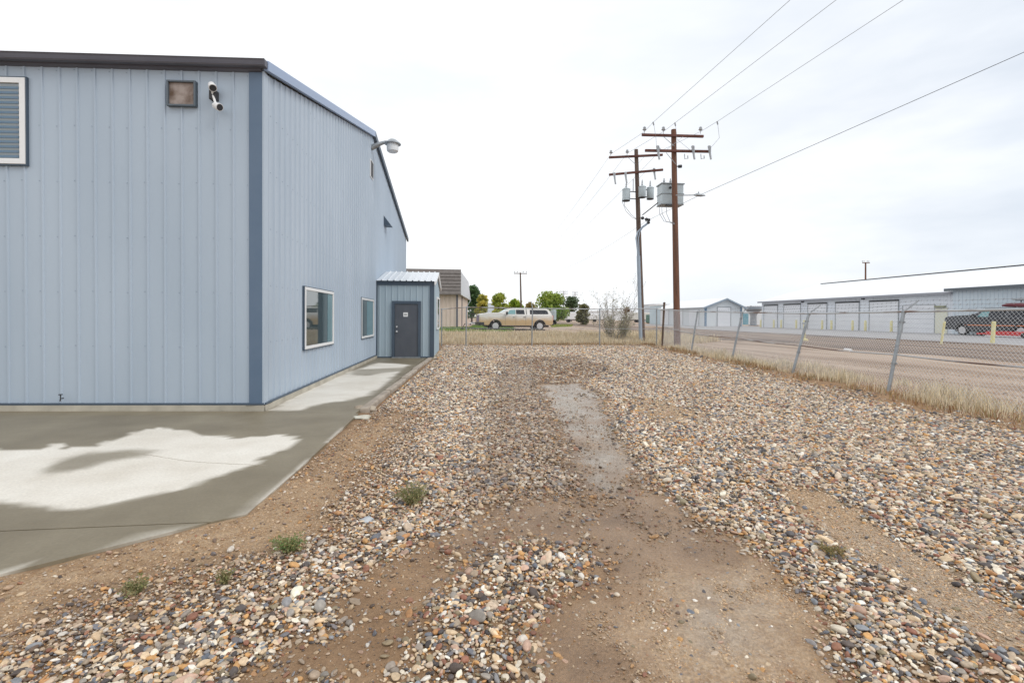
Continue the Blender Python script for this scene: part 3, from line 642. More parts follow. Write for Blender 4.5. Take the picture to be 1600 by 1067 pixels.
for i in range(len(mid)-1):
    for k in range(6): p = mid[i].lerp(mid[i+1], k/6); p.z -= .03*math.sin(k/6*math.pi); pts.append(p)
mb.tube(pts+[mid[-1]], .016, 8); mb.build('lower_rail', M['rail2'], fence, smooth=True)
mm_ = MB()
for i in range(len(RP)-1): link_panel(mm_, RP[i][0]+Vector((.03, 0, .03)), RPt[i]+Vector((.03,0,0)), RP[i+1][0]+Vector((.03, 0, .03)), RPt[i+1]+Vector((.03,0,0)))
mm_.build('wire_mesh', mat('bright_mesh_wire', (.58,.60,.62), .4, .2), fence)
for k, f_ in enumerate((.33, .66, 1.0)):
    mb = MB(); pts = []
    q_ = [t_+Vector((.37*f_, 0, .26*f_)) for _, t_ in RP[2:]]; q_ = [RP[1][1]+Vector((.05, 0, .02))]+q_
    for i in range(len(q_)-1):
        for j in range(8): p = q_[i].lerp(q_[i+1], j/8); p.z -= .05*math.sin(j/8*math.pi)+.006*math.sin(j*9+k); pts.append(p)
    mb.tube(pts, .003, 5)
    for i in range(len(pts)-1):
        n_ = max(1, int((pts[i+1]-pts[i]).length/.13))
        for j in range(n_): p = pts[i].lerp(pts[i+1], (j+.5)/n_); mb.bar(p-Vector((.01, .01, .02)), p+Vector((.01, .01, .02)), .004, .004); mb.bar(p-Vector((.01, -.01, .018)), p+Vector((.01, -.01, .018)), .004, .004)
    mb.build('barbed_wire', M['wire'], fence)
c_ = G(1325, 546, ZF*.45); cp = mid[3].lerp(mid[4], .57); mb = MB(); mb.tube([cp+Vector((0, .1, -.0)), cp+Vector((0, -.1, 0))], .045, 10); mb.build('rail_coupling', M['white'], fence, bevel=.005)
# rear fence
BP = []
for bx, tx, ty in ((690, 690, 483), (728, 729, 480), (831, 832, 482), (937, 937, 483), (1026, 1026, 482)):
    Yb = RP[0][0].y; t_ = PY(tx, ty, Yb); t_.z = PY(tx, ty, Yb).z; BP.append((Vector((PY(bx, 540, Yb).x, Yb, 0.02)), t_))
BP.append((Vector((RP[0][0].x-.08, RP[0][0].y, 0)), PY(1033, 481, Yb)))
rf = thing('chain_link_fence', BP[0][0], 'straight chain-link fence across the back of the gravel yard', 'fence')
for i, (b_, t_) in enumerate(BP[:-1]):
    mb = MB(); mb.tube([b_-Vector((0,0,.2)), t_], .036, 10); mb.lathe(t_, [(.044, -.04), (.044, .02), (.01, .05)], 10); po = mb.build('post', M['galv'], rf, smooth=True)
    if i in (1, 2): mb = MB(); mb.bar(t_, t_+Vector((-.02 if i == 2 else .25, .3, .42)), .03, .02); mb.build('barb_arm', M['galv'], po)
mb = MB(); mb.tube([t_ for _, t_ in BP], .024, 8); mb.build('top_rail', M['railmix'], rf, smooth=True)
mb = MB(); mb.tube([Vector((b_.x, b_.y, PY(800, 513, Yb).z)) for b_, _ in BP], .011, 6); mb.build('lower_rail', M['galv'], rf, smooth=True)
mm_ = MB()
for i in range(len(BP)-1): link_panel(mm_, BP[i][0], BP[i][1], BP[i+1][0], BP[i+1][1], .06, .0011)
mm_.build('wire_mesh', M['mesh'], rf)

# ------------------------------------------------------------ utility poles
def insulator(parent, p, s=1.0):
    mb = MB(); mb.lathe(p, [(.012*s, 0), (.012*s, .12*s), (.05*s, .13*s), (.085*s, .17*s), (.05*s, .2*s), (.065*s, .24*s), (.03*s, .29*s)], 10); return mb.build('insulator', M['porc'], parent, smooth=True)
def cutout(parent, p, s=1.0):
    p = Vector(p); mb = MB(); mb.tube([p+Vector((0,-.06,.2*s)), p+Vector((.03,-.12,-.12*s)), p+Vector((.07,-.16,-.38*s))], [.06*s, .045*s, .04*s], 8); mb.tube([p+Vector((.02,-.2,.16*s)), p+Vector((.02,-.2,-.3*s))], .022*s, 6)
    mb.tube([p+Vector((.0,-.16,.16*s)), p+Vector((.02,-.2,.14*s))], .02*s, 6); return mb.build('fuse_cutout', M['porc'], parent, smooth=True)
def pole_mesh(b_, t_, r0_, r1_, wiggle=.03):
    pts = []; 
    for i in range(9): p = Vector(b_).lerp(Vector(t_), i/8); pts.append(p)
    return MB().tube(pts, [r0_+(r1_-r0_)*i/8 for i in range(9)], 16)
YP = G(1058, 540, .1).y; PB = PY(1058.5, 541, YP); PT = PY(1052.5, 203, YP)
p1 = thing('utility_pole', PB, 'tall red-brown wooden utility pole with two crossarms and a lamp, right of the pair', 'utility pole')
pole_mesh(PB-Vector((0,0,.3)), PT, .185, .135).build('pole', M['wood'], p1, smooth=True)
ypf = YP-.2
for (xa, ya, xb, yb_) in ((1003, 211, 1099, 213.5), (1008, 235.5, 1108, 237)):
    mb = MB(); mb.bar(PY(xa, ya, ypf), PY(xb, yb_, ypf), .12, .13); mb.build('crossarm', M['arm'], p1, bevel=.01)
for x in (1007, 1036.5, 1094.5): insulator(p1, PY(x, 211, ypf)+Vector((0,0,.06)), 1.35)
for a_, b2 in (((1037, 214), (1054, 229)), ((1067, 214), (1042, 234)), ((1041, 239), (1056, 257))): mb = MB(); mb.bar(PY(*a_, ypf-.08), PY(*b2, ypf-.05), .035, .015); mb.build('brace', M['galv'], p1)
for x in (1026, 1080.5, 1106): cutout(p1, PY(x, 237, ypf)+Vector((0,-.06,0)), 1.3)
for x in (1069.5, 1095): 
    q = PY(x, 241, ypf); mb = MB(); mb.tube([q, q+Vector((.0,-.05,-.28)), q+Vector((.18,-.05,-.24)), q+Vector((.16, -.05, -.1))], .028, 6); mb.build('hook_bracket', M['porc'], p1, smooth=True)
q = PY(1062, 260.5, ypf); mb = MB(); mb.tube([PY(1056, 260, YP), q], .03, 8); mb.tube([q-Vector((.06,0,0)), q+Vector((.1,0,.02))], .09, 8); mb.build('line_spool', M['dark'], p1)
q0, q1_ = PY(1056, 305.5, YP-.25), PY(1086, 305, YP-.5)
mb = MB(); mb.tube([q0, q1_], .028, 8); la = mb.build('lamp_arm', M['galv'], p1, smooth=True)
lx = q1_; mb = MB(); mb.tube([lx-Vector((.05,0,0)), lx+Vector((.1,0,0.02)), lx+Vector((.35,0,0)), lx+Vector((.58,0,-.0))], [.04, .085, .08, .03], 10); mb.lathe(lx+Vector((.2, 0, .08)), [(.03, 0), (.03, .1)], 8); mb.build('lamp_head', M['galv'], la, smooth=True)
# boxed transformer behind the pole
yt = YP+.35
t_a, t_b = PY(1034, 287, yt), PY(1068.5, 319, yt); xw0, xw1 = t_a.x, t_b.x; z1_, z0_ = t_a.z, t_b.z; zm = (z0_+z1_)/2
xf = thing('transformer', (xw0, yt, z0_), 'large grey boxy voltage regulator mounted behind the red-brown pole', 'transformer')
mb = MB(); mb.box((xw0+.02, yt, z0_), (xw1-.02, yt+.7, zm)); mb.box((xw0+.02, yt+.01, zm+.02), (xw1-.02, yt+.7, z1_)); mb.build('tank', M['xfmr'], xf, bevel=.02)
mb = MB(); mb.box((xw0-.03, yt-.04, z1_), (xw1+.03, yt+.75, z1_+.05)); mb.box((xw0-.01, yt-.03, zm-.01), (xw1+.01, yt+.73, zm+.03)); mb.box((xw0, yt-.02, z0_-.05), (xw1, yt+.72, z0_)); mb.build('flange', mat('transformer_flange', (.28,.31,.33), .5), xf)
for x in (1037.5, 1047.5): 
    q = PY(x, 286, yt+.4); mb = MB(); mb.lathe((q.x, q.y, z1_+.05), [(.09, 0), (.06, .05), (.08, .1), (.05, .15), (.07, .2), (.04, .26), (.03, .36)], 10); mb.build('bushing', M['porc'], xf, smooth=True)
mb = MB(); q = PY(1047, 293.5, yt); mb.lathe(q+Vector((0,-.05,0)), [(.07, 0), (.07, .06)], 10, 'y'); mb.build('gauge', M['dark'], xf)
mb = MB(); mb.bar(PY(1040, 321, yt+.1), PY(1056, 321, YP), .1, .08); mb.build('mounting_bracket', M['dark'], xf)
mb = MB()
for x0, y1, x1 in ((1030, 346, 1045), (1034, 347, 1049), (1041, 347, 1053)):
    a_ = PY(x0, 322, yt); mb.tube([a_, PY(x0+.5, 334, yt), PY((x0+x1)/2, y1, yt-.2), PY(x1, y1+1, YP-.2), PY(1054, 351, YP-.18)], .014, 6)
mb.build('cable_loop', M['wire'], xf, smooth=True)
# left pole
YL = YP+4.2; LB = PY(1003.5, 541, YL); LB.z = .3; LT = PY(994, 234, YL)
p2 = thing('utility_pole', LB, 'weathered grey-brown utility pole with conduit and three can transformers, left of the pair', 'utility pole')
pole_mesh(LB-Vector((0,0,.3)), LT, .19, .12).build('pole', M['woodg'], p2, smooth=True)
yl = YL-.2
for (xa, ya, xb, yb_) in ((951.5, 246.3, 1035.5, 242.3), (951.5, 273.3, 1036, 265.5)):
    mb = MB(); mb.bar(PY(xa, ya, yl+.3), PY(xb, yb_, yl-.3), .12, .13); mb.build('crossarm', M['arm'], p2, bevel=.01)
for x, y in ((954.5, 246), (980, 245), (1030, 242)): insulator(p2, PY(x, y, yl)+Vector((0,0,.06)), 1.35)
for a_, b2 in (((981, 246), (993, 257)), ((1007, 245), (997, 256)), ((1007, 270), (998, 280))): mb = MB(); mb.bar(PY(*a_, yl-.08), PY(*b2, yl-.05), .035, .015); mb.build('brace', M['galv'], p2)
for x, y in ((959, 274), (976.5, 273), (1021, 267)): cutout(p2, PY(x, y+3, yl), 1.25)
q = PY(989.5, 280, yl-.1); mb = MB(); mb.tube([q, q+Vector((0,0,-.75))], .03, 6); mb.build('lightning_arrester', M['porc'], p2, smooth=True)
def can(px, py, w_, h_, Y, lab):
    c_ = PY(px, py, Y); r_ = w_/2*Y/F*.95; hh = h_*Y/F; o = thing('transformer', (c_.x, Y, c_.z-hh/2), lab, 'transformer', 'can transformers on the weathered pole')
    b0 = Vector((c_.x, Y, c_.z-hh/2)); mb = MB(); mb.lathe(b0, [(r_*.9, -.03), (r_, .0), (r_, hh*.9), (r_*1.06, hh*.9), (r_*1.06, hh*.94), (r_*.8, hh), (.02, hh*1.02)], 18); mb.build('tank', M['xfmr'], o, smooth=True)
    for dx in (-.1,): mb = MB(); mb.lathe(b0+Vector((r_*.1+dx*.3, 0, hh)), [(.07, 0), (.045, .06), (.065, .11), (.04, .17), (.05, .22), (.025, .4)], 10); mb.build('bushing', M['porc'], o, smooth=True)
    mb = MB(); mb.lathe(b0, [(r_*.98, -.06), (r_*.98, -.02)], 18); mb.build('base_ring', M['dark'], o); 
    d = Vector((LB.lerp(LT, .7).x, YL, c_.z))-Vector((c_.x, Y, c_.z))
    for dz in (-.25, .2): mb = MB(); mb.bar(Vector((c_.x, Y, c_.z+dz))+d*.2, Vector((c_.x, Y, c_.z+dz))+d*.95, .05, .05); mb.build('bracket', M['dark'], o)
can(978.5, 304, 13, 18.5, YL-.1, 'grey can transformer hanging left of the weathered pole')
can(1003.5, 299.5, 12, 17, YL-.55, 'grey can transformer hanging in the middle against the weathered pole')
can(1016, 301.5, 12, 18, YL-.2, 'grey can transformer hanging right of the weathered pole')
mb = MB(); mb.tube([PY(1001.5, 543, YL-.22), PY(997.5, 400, YL-.2)], .11, 10); mb.build('conduit', M['conduit'], p2, smooth=True)
mb = MB()
for k, (dx, dy) in enumerate(((0, 0), (3, 2), (-1, 1.5))): mb.tube([PY(997.5+dx*.4, 402, YL-.25), PY(994.5+dx, 372, YL-.27), PY(997+dx, 362, YL-.27), PY(1004, 354+dy, YL-.3), PY(1011, 349+dy, YL-.3), PY(1013, 345+dy, YL-.3)], .035, 8)
mb.build('service_cable', M['conduit'], p2, smooth=True)
mb = MB(); 
for x, y in ((1013.5, 344), (1010, 343), (1013, 348), (1004, 341)): mb.tube([PY(x-1.5, y+.6, YL-.3), PY(x+1.5, y-.8, YL-.3)], .1, 7)
mb.build('weatherhead', M['dark'], p2)
mb = MB(); mb.tube([PY(1004, 336, YL-.2), PY(1028, 317, yt)], .03, 6); mb.build('tie_cable', M['dark'], p2)
mb = MB(); mb.tube([PY(973, 304, YL), PY(972, 315, YL), PY(978, 330, YL), PY(988, 340, YL), PY(995, 343, YL)], .014, 6); mb.tube([PY(975, 308, YL), PY(976, 322, YL), PY(986, 335, YL), PY(996, 344, YL)], .014, 6); mb.build('drop_wire', M['wire'], p2, smooth=True)
# ---- power lines
def catenary(a_, b2, sag, n=24):
    a_, b2 = Vector(a_), Vector(b2); return [a_.lerp(b2, i/n)-Vector((0, 0, sag*4*(i/n)*(1-i/n))) for i in range(n+1)]
LAB = ['thin overhead power line running from the tall pole up over the yard, leftmost of three', 'thin overhead power line running from the tall pole up over the yard, middle of three', 'thin overhead power line running from the tall pole up over the yard, right of three']
jn = [(1021, 191), (1055, 192), (1121, 190)]; fr_ = [(1235, 0), (1307, 0), (1412, 0)]; ins = [(1007, 206), (1036.5, 206), (1094.5, 206)]; ins2 = [(954.5, 241), (980, 240), (1030, 237)]
fp = [(806, 426), (814, 426), (821, 426)]; YF_ = 90
for i in range(3):
    b_ = PY(*ins[i], ypf); j_ = PY(*jn[i], YP-2.0); 
    d = ray(*fr_[i]); tgt = CAM+d*((12.2-HC)/d.z); ex = tgt+(tgt-j_)*1.6
    l2 = PY(*ins2[i], yl); f_ = PY(*fp[i], YF_)
    mb = MB(); mb.tube([ex, tgt, j_, b_, l2]+catenary(l2, f_, 1.0)[1:], .0085, 6); o = mb.build('power_line', M['wire'], smooth=True); tag(o, LAB[i], 'power line', 'overhead power lines')
    mb = MB(); mb.tube([j_-Vector((.02,0,.0)), j_+Vector((.02,0,-.16))], .035, 6); mb.tube([j_, PY(jn[i][0]+(3 if i else 4), jn[i][1]+26, YP-1), PY([1026, 1080, 1106][i], 236, ypf-.2)], .008, 5); c_ = mb.build('jumper', M['wire'], o)
o = MB(); P0 = PY(1011, 345, YL-.3); d = ray(1600, 82); tg = CAM+d*(13/d.y); o.tube([P0, PY(1040, 331, YL-1), PY(1098, 303, YP-2.5), tg, tg+(tg-PY(1098, 303, YP-2.5))*.7], .009, 6); o = o.build('power_line', M['dark'], smooth=True); tag(o, 'dark service cable rising from the lamp on the pole to the upper right', 'power line')
o = MB(); o.tube(catenary(PY(1011, 345, YL-.3), PY(885, 418, 70), .3)+[PY(813, 450, YF_)], .01, 5); o = o.build('power_line', M['wire'], smooth=True); tag(o, 'faint low cable leading from the weathered pole away to the left', 'power line')
# ---- distant poles
def far_pole(x, yt_, yb_, D, lab, arms, w_=22, m='woodg', lean=0):
    b_ = Vector((PY(x+lean, 495, D).x, D, ZF)); t_ = PY(x, yt_, D); o = thing('utility_pole', b_, lab, 'utility pole', 'distant utility poles')
    pole_mesh(b_-Vector((0,0,.2)), t_, .19, .13).build('pole', M[m], o, smooth=True)
    for dy in arms: 
        mb = MB(); hw_ = w_/2*D/F; c_ = PY(x, yt_+dy, D); mb.bar(c_-Vector((hw_, .1, 0)), c_+Vector((hw_, -.1, 0)), .14, .14); ar = mb.build('crossarm', M[m], o)
        for sx in (-.9, -.45, .45, .9): insulator(o, c_+Vector((hw_*sx, 0, .07)), 1.3)
far_pole(813, 426, 490, 90, 'lone wooden T-shaped utility pole behind the tan pickup', (1.5,), 21, lean=2)
far_pole(881, 454.5, 495, 190, 'left of two small distant utility poles beyond the big green tree', (1.2, 4.5), 12)
far_pole(898.5, 456, 495, 200, 'right of two small distant utility poles beyond the big green tree', (1, 4.5), 10)
far_pole(1352.5, 410, 440, 88, 'reddish utility pole top rising behind the white storage building roof', (1,), 13, 'wood')

# ------------------------------------------------------------ road, asphalt apron
def flat(name, pts, z, m, kind='structure', lab=None):
    mb = MB(); mb.prism(pts, z-.3, z); o = mb.build(name, m); tag(o, lab, kind=kind); return o
M['road'] = mat('road_gravel', (.115,.075,.052), .75, 0, (.31,.22,.155), .75, 9, .8, 30, (3, .22, 1), lo=.40, hi=.62)
M['asphalt'] = mat('worn_asphalt', (.27,.265,.27), .7, 0, (.36,.35,.35), .5, 6, .3, 40)
xr0 = 13.6; xa = 23.6; XB = 41.0
# the road is a strip of darker gravel lying on the raised ground
rx0, rx1 = 15.9, 24.4
ry = np.arange(-40, 170, 2.0); rxs = np.linspace(0, 1, 16); RX, RYY = np.meshgrid(rxs, ry)
RX = (rx0+(rx1-rx0)*RX)+(fbm(RYY*.15, RX*3)-.5)*1.2*(np.abs(RX-.5)*2)**3; 
RZ = terrain(RX, RYY)+.012+.012*np.sin(rxs*12)[None, :]**2
ix = np.arange(RX.size).reshape(RX.shape); rq = np.stack([ix[:-1, :-1], ix[:-1, 1:], ix[1:, 1:], ix[1:, :-1]], -1).reshape(-1, 4)
ro = npmesh('gravel_road', np.c_[RX.ravel(), RYY.ravel(), RZ.ravel()], rq, M['road']); tag(ro, 'brown gravel road beyond the leaning fence', kind='structure')
ap = [(25.2, 14), (24.4, 30), (24.0, 45), (28, 62), (30, 85), (XB+4, 85), (XB+4, -20), (25.2, -20)]
flat('asphalt_apron', ap, ZF+.035, M['asphalt'], lab='grey asphalt apron in front of the white storage building')
mb = MB(); random.seed(3)
for i in range(40):
    y = 16+i*1.1; x = 24.9-.02*(y-16)+random.uniform(-.15, .15); mb.bar((x, y, ZF+.01), (x+random.uniform(-.1, .1), y+1.05, ZF+.01), random.uniform(.2, .35), .1)
o = mb.build('asphalt_edge', M['road'], bevel=.02); tag(o, 'crumbling edge of the asphalt apron', kind='structure')
# ------------------------------------------------------------ white storage building
yA, yB = PX(1190, 500, XB).y, PX(1493, 500, XB).y; yC = 8.0
ze1 = PX(1380, 462.5, XB).z; ze2 = PX(1500, 452, XB).z
sb = thing('storage_building', (XB, yB, ZF), 'long white steel storage building with a row of overhead doors', 'building')
mb = MB(); ribbed(mb, (XB, yB, 0), (0, 1, 0), (-1, 0, 0), 0, yA-yB, lambda s: ZF, lambda s: ze1, pitch=.3, dep=.02)
XR = 50.0; zr_ = PX(1270, 446, XR).z
mb.add([(XB, yA, ZF), (2*XR-XB, yA, ZF), (2*XR-XB, yA, ze1), (XR, yA, zr_), (XB, yA, ze1)], [(0, 1, 2, 3, 4)])
mb.build('wall', M['wwall'], sb)
mb = MB(); ov = .35; mb.slab([(XB-ov, yB-.0, ze1-.02), (XB-ov, yA+.3, ze1-.02), (XR, yA+.3, zr_), (XR, yB, zr_)], (0, 0, .08)); mb.slab([(XR, yB, zr_), (XR, yA+.3, zr_), (2*XR-XB+ov, yA+.3, ze1), (2*XR-XB+ov, yB, ze1)], (0, 0, .08)); mb.build('roof', M['wroof'], sb)
mb = MB(); mb.box((XR-.12, 8, zr_+.08), (XR+.12, yA+.3, zr_+.16)); mb.build('ridge_cap', M['dark'], sb)
mb = MB(); mb.box((XB-ov-.12, yB, ze1-.14), (XB-ov, yA+.3, ze1+.06)); mb.build('gutter', mat('grey_gutter', (.33,.34,.38), .5), sb)
M['ohdoor'] = mat('white_overhead_door', (.80,.82,.86), .45, 0, (.76,.78,.82), .7)
for xa_, xb_, yt_ in ((1194, 1215, 480), (1225, 1251, 478), (1262.5, 1292, 476), (1306, 1342.5, 473.5), (1359, 1404, 470.5), (1411, 1461, 0)):
    y1_, y0_ = PX(xa_, 500, XB).y, PX(xb_, 500, XB).y; h_ = PX(1380, 471, XB).z if yt_ else PX(1380, 478, XB).z
    mb = MB(); k = 6
    for i in range(k): z0 = ZF+.01+(h_-ZF)*i/k; z1 = ZF+(h_-ZF)*(i+1)/k; mb.box((XB-.05, y0_+.03, z0+.008), (XB-.028, y1_-.03, z1-.008))
    dO = mb.build('overhead_door', M['ohdoor'], sb, bevel=.006)
    mb = MB(); fm = M['bluetrim'] if False else M['galv']
    mb.box((XB-.07, y0_-.05, ZF), (XB-.024, y0_+.03, h_)); mb.box((XB-.07, y1_-.03, ZF), (XB-.024, y1_+.05, h_)); mb.box((XB-.069, y0_+.03, h_-.04), (XB-.024, y1_-.03, h_)); mb.build('frame', fm, dO)
    if yt_: mb = MB(); mb.box((XB-.10, y0_-.05, h_), (XB-.024, y1_+.05, h_+.13)); mb.build('header', M['dark'], dO)
y1_, y0_ = PX(1462, 500, XB).y, PX(1481, 500, XB).y; mb = MB(); mb.box((XB-.06, y0_, ZF), (XB-.028, y1_, PX(1470, 481, XB).z)); mb.build('side_door', mat('cream_door', (.74,.74,.62), .5), sb)
q = PX(1471, 479, XB); mb = MB(); mb.box((XB-.25, q.y-.45, q.z-.06), (XB-.024, q.y+.45, q.z+.06)); mb.build('door_light', mat('olive_fitting', (.30,.31,.2), .5), sb)
for x, y in ((1255, 470.5), (1350, 465.5)): q = PX(x, y, XB); mb = MB(); mb.box((XB-.2, q.y-.14, q.z-.16), (XB-.024, q.y+.14, q.z+.12)); mb.build('wall_light', M['dark'], sb)
# taller section at the right
s2_ = thing('storage_building', (XB, yC, ZF), 'taller pale blue steel section of the storage row behind the black truck', 'building')
X2 = XB-.3; mb = MB(); ribbed(mb, (X2, yC, 0), (0, 1, 0), (-1, 0, 0), 0, yB-yC, lambda s: ZF, lambda s: ze2, pitch=.3, dep=.03)
mb.add([(X2, yB, ZF), (2*XR-XB, yB, ZF), (2*XR-XB, yB, ze2), (XR, yB, zr_+.1), (X2, yB, ze2)], [(0, 1, 2, 3, 4)]); mb.add([(X2, yC, ZF), (2*XR-XB, yC, ZF), (2*XR-XB, yC, ze2), (XR, yC, zr_+.1), (X2, yC, ze2)], [(0, 1, 2, 3, 4)])
mb.build('wall', mat('pale_blue_wall', (.62,.70,.77), .5, 0, (.66,.74,.80), .5), s2_)
mb = MB(); mb.slab([(X2-.4, yC-.3, ze2), (X2-.4, yB+.3, ze2), (XR-.13, yB+.3, zr_+.05), (XR-.13, yC-.3, zr_+.05)], (0, 0, .06)); mb.build('roof', M['wroof'], s2_)
mb = MB(); mb.box((X2-.52, yC-.3, ze2-.16), (X2-.4, yB+.3, ze2+.07)); mb.build('gutter', mat('dark_gutter', (.12,.14,.16), .5), s2_)
# bollards
bol = None
BL = [(1188.5, 511.5, 'against the left corner of the storage building'), (1209, 512, 'second bollard from the left end of the storage building'), (1220.5, 512.5, 'third bollard from the left end of the storage building'), (1244, 513, 'fourth bollard from the left end of the storage building'), (1256.5, 513.3, 'fifth from the left end, behind the leaning fence post'), (1284.5, 515, 'before the third overhead door'), (1299, 515.6, 'between the third and fourth overhead doors'), (1332, 516.6, 'before the fourth overhead door'), (1352, 517.5, 'between the fourth and fifth overhead doors'), (1392.5, 518, 'before the fifth overhead door')]
for x, y, lab in BL:
    q = PX(x, y, XB-1.0); loc = Vector((XB-1.0, q.y, ZF+.035))
    if bol is None:
        bol = thing('bollard', loc, 'yellow bollard '+lab, 'bollard', 'yellow bollards along the storage doors')
        mb = MB(); mb.lathe((0, 0, 0), [(.11, 0), (.11, .98), (.08, 1.04), (.02, 1.07)], 14); mb.build('post', M['yellow'], bol, smooth=True, local=True)
        mb = MB(); mb.lathe((0, 0, 0), [(.17, 0), (.16, .03), (.12, .04)], 14); mb.build('base_collar', M['found'], bol, local=True)
    else:
        o = copy_tree(bol); o.location = loc; tag(o, 'yellow bollard '+lab)
for x0, x1, yb_, yt_, lab, r_ in ((1470.5, 1476, 538, 503, 'thin yellow marker post leaning left of the black truck', .05), (1550.5, 1553, 537, 503, 'thick yellow bollard standing before the black truck', .085)):
    q = G(x0, yb_, ZF); t_ = PY(x1, yt_, q.y); o = MB(); o.tube([q-Vector((0,0,.05)), q, t_], [r_, r_, r_], 12); o.lathe(t_, [(r_, 0), (r_*.6, .03)], 12); o = o.build('bollard', M['yellow'], smooth=True); tag(o, lab, 'bollard')
# yellow stand with flat disc
q = G(1257, 532.5, ZF); o = thing('marker_stand', q, 'cream post on a concrete foot carrying a flat grey plate by the road edge', 'marker')
t_ = PY(1258, 505, q.y); mb = MB(); mb.tube([q, t_], .035, 8); mb.build('post', M['yellow'], o, smooth=True)
mb = MB(); mb.obox(t_, (.17, 0, 0), (0, .02, 0), (0, 0, .05)); mb.build('plate', M['galv'], o, bevel=.01)
mb = MB(); mb.lathe(q, [(.2, -.02), (.18, .08), (.06, .13)], 12); mb.build('foot', mat('yellow_foot', (.62,.55,.3), .8), o)
# ------------------------------------------------------------ gable shed with blue trim, and neighbours
D1 = 70.0; xa_, xm_, xb_ = PY(1102, 500, D1).x, PY(1133, 500, D1).x, PY(1158.5, 500, D1).x
zE = PY(1102, 479, D1).z; zR = PY(1133, 467.5, D1).z
sh = thing('shed', (xm_, D1, ZF), 'white gabled shed with blue corner trim left of the storage building', 'shed')
mb = MB(); mb.add([(xa_, D1, ZF), (xb_, D1, ZF), (xb_, D1, zE), (xm_, D1, zR), (xa_, D1, zE)], [(0, 1, 2, 3, 4)])
D2 = D1*1.24; mb.add([(xa_, D1, ZF), (xa_, D2, ZF), (xa_, D2, zE), (xa_, D1, zE)], [(0, 1, 2, 3)]); mb.add([(xb_, D1, ZF), (xb_, D2, ZF), (xb_, D2, zE), (xb_, D1, zE)], [(0, 1, 2, 3)])
M['shedw'] = mat('shed_white', (.66,.70,.73), .5, 0, (.70,.74,.77), .6); mb.build('wall', M['shedw'], sh)
mb = MB()
for sx, xe in ((-1, xa_-.55), (1, xb_+.55)):
    ze_ = zE-.15; mb.slab([(xe, D1-.5, ze_), (xm_, D1-.5, zR+.12), (xm_, D2+.3, zR+.12), (xe, D2+.3, ze_)], (0, 0, .08))
mb.build('roof', M['wroof'], sh)
mb = MB()
for xe in (xa_-.55, xb_+.55): ze_ = zE-.15; mb.slab([(xe, D1-.56, ze_-.22), (xm_, D1-.56, zR-.10), (xm_, D1-.56, zR+.13), (xe, D1-.56, ze_+.02)], (0, .05, 0))
mb.build('gable_trim', mat('grey_blue_trim', (.27,.33,.40), .5), sh)
mb = MB(); mb.box((xa_-.05, D1-.04, ZF), (xa_+.2, D1-.0, zE)); mb.box((xb_-.2, D1-.04, ZF), (xb_+.05, D1, zE)); mb.box((xa_-.03, D1, ZF), (xa_-.005, D1+.25, zE)); mb.build('corner_trim', M['bluetrim'], sh)
mb = MB(); a_, b2 = PY(1121, 500, D1).x, PY(1141, 500, D1).x; h_ = PY(1130, 480.5, D1).z
for i in range(5): mb.box((a_, D1-.05, ZF+.02+(h_-ZF)*i/5), (b2, D1-.02, ZF-.01+(h_-ZF)*(i+1)/5))
dO = mb.build('overhead_door', M['ohdoor'], sh); mb = MB(); mb.box((a_-.1, D1-.07, ZF), (a_, D1-.01, h_+.1)); mb.box((b2, D1-.07, ZF), (b2+.1, D1-.01, h_+.1)); mb.box((a_, D1-.07, h_), (b2, D1-.01, h_+.1)); mb.build('frame', M['galv'], dO)
for i, f_ in enumerate((.12, .45, .78)):
    y0 = D1+(D2-D1)*f_; mb = MB(); mb.box((xa_-.04, y0, ZF+.02), (xa_-.005, y0+3.2, ZF+2.5)); dd_ = mb.build('side_door', M['ohdoor'], sh, bevel=.01); mb = MB(); mb.box((xa_-.06, y0-.1, ZF), (xa_-.01, y0-.01, ZF+2.6)); mb.build('frame', M['galv'], dd_)
# pale blue building and the far white one behind
def simple_building(px0, px1, yt_, D, dep, lab, wall, trim=None, roof=None, extra=None):
    x0, x1 = PY(px0, 490, D).x, PY(px1, 490, D).x; zt = PY(px0, yt_, D).z; o = thing('building', ((x0+x1)/2, D, ZF), lab, 'building', None)
    mb = MB(); mb.box((x0, D, ZF-.1), (x1, D+dep, zt)); mb.build('wall', wall, o)
    mb = MB(); mb.box((x0-.15, D-.2, zt), (x1+.15, D+dep+.2, zt+.18)); mb.build('roof', roof or M['wroof'], o)
    if trim: mb = MB(); mb.box((x0-.02, D-.04, ZF), (x0+.28, D-.005, zt)); mb.box((x0, D-.06, zt-.2), (x1, D-.005, zt)); mb.build('corner_trim', trim, o)
    return o, x0, x1, zt
o, x0, x1, zt = simple_building(1047.5, 1100, 476.5, 86, 10, 'pale blue corner of a building behind the red-brown pole', mat('pale_blue', (.50,.62,.70), .5, 0, (.54,.66,.73), .6), M['bluetrim'])
mb = MB(); mb.box((x0+.5, 85.93, ZF+.3), (x0+1.6, 85.99, ZF+3.0)); mb.build('panel_door', M['conduit'], o)
o, x0, x1, zt = simple_building(1022.5, 1046.5, 475.5, 150, 14, 'distant white warehouse with a brown lower wall', mat('far_white', (.62,.68,.75), .5))
mb = MB(); mb.box((x0, 149.7, ZF), (x1-1.5, 149.95, PY(1030, 492, 150).z)); mb.build('brown_lower_wall', mat('brown_brick', (.30,.16,.09), .8, 0, (.36,.21,.12), 1), o)
mb = MB(); mb.box((x1-1.5, 149.6, ZF), (x1-.1, 149.9, PY(1030, 493, 150).z)); mb.build('doorway', M['dark'], o)
o, x0, x1, zt = simple_building(1160.5, 1190, 479.5, 95, 12, 'low white building with a teal door between shed and storage building', M['shedw'])
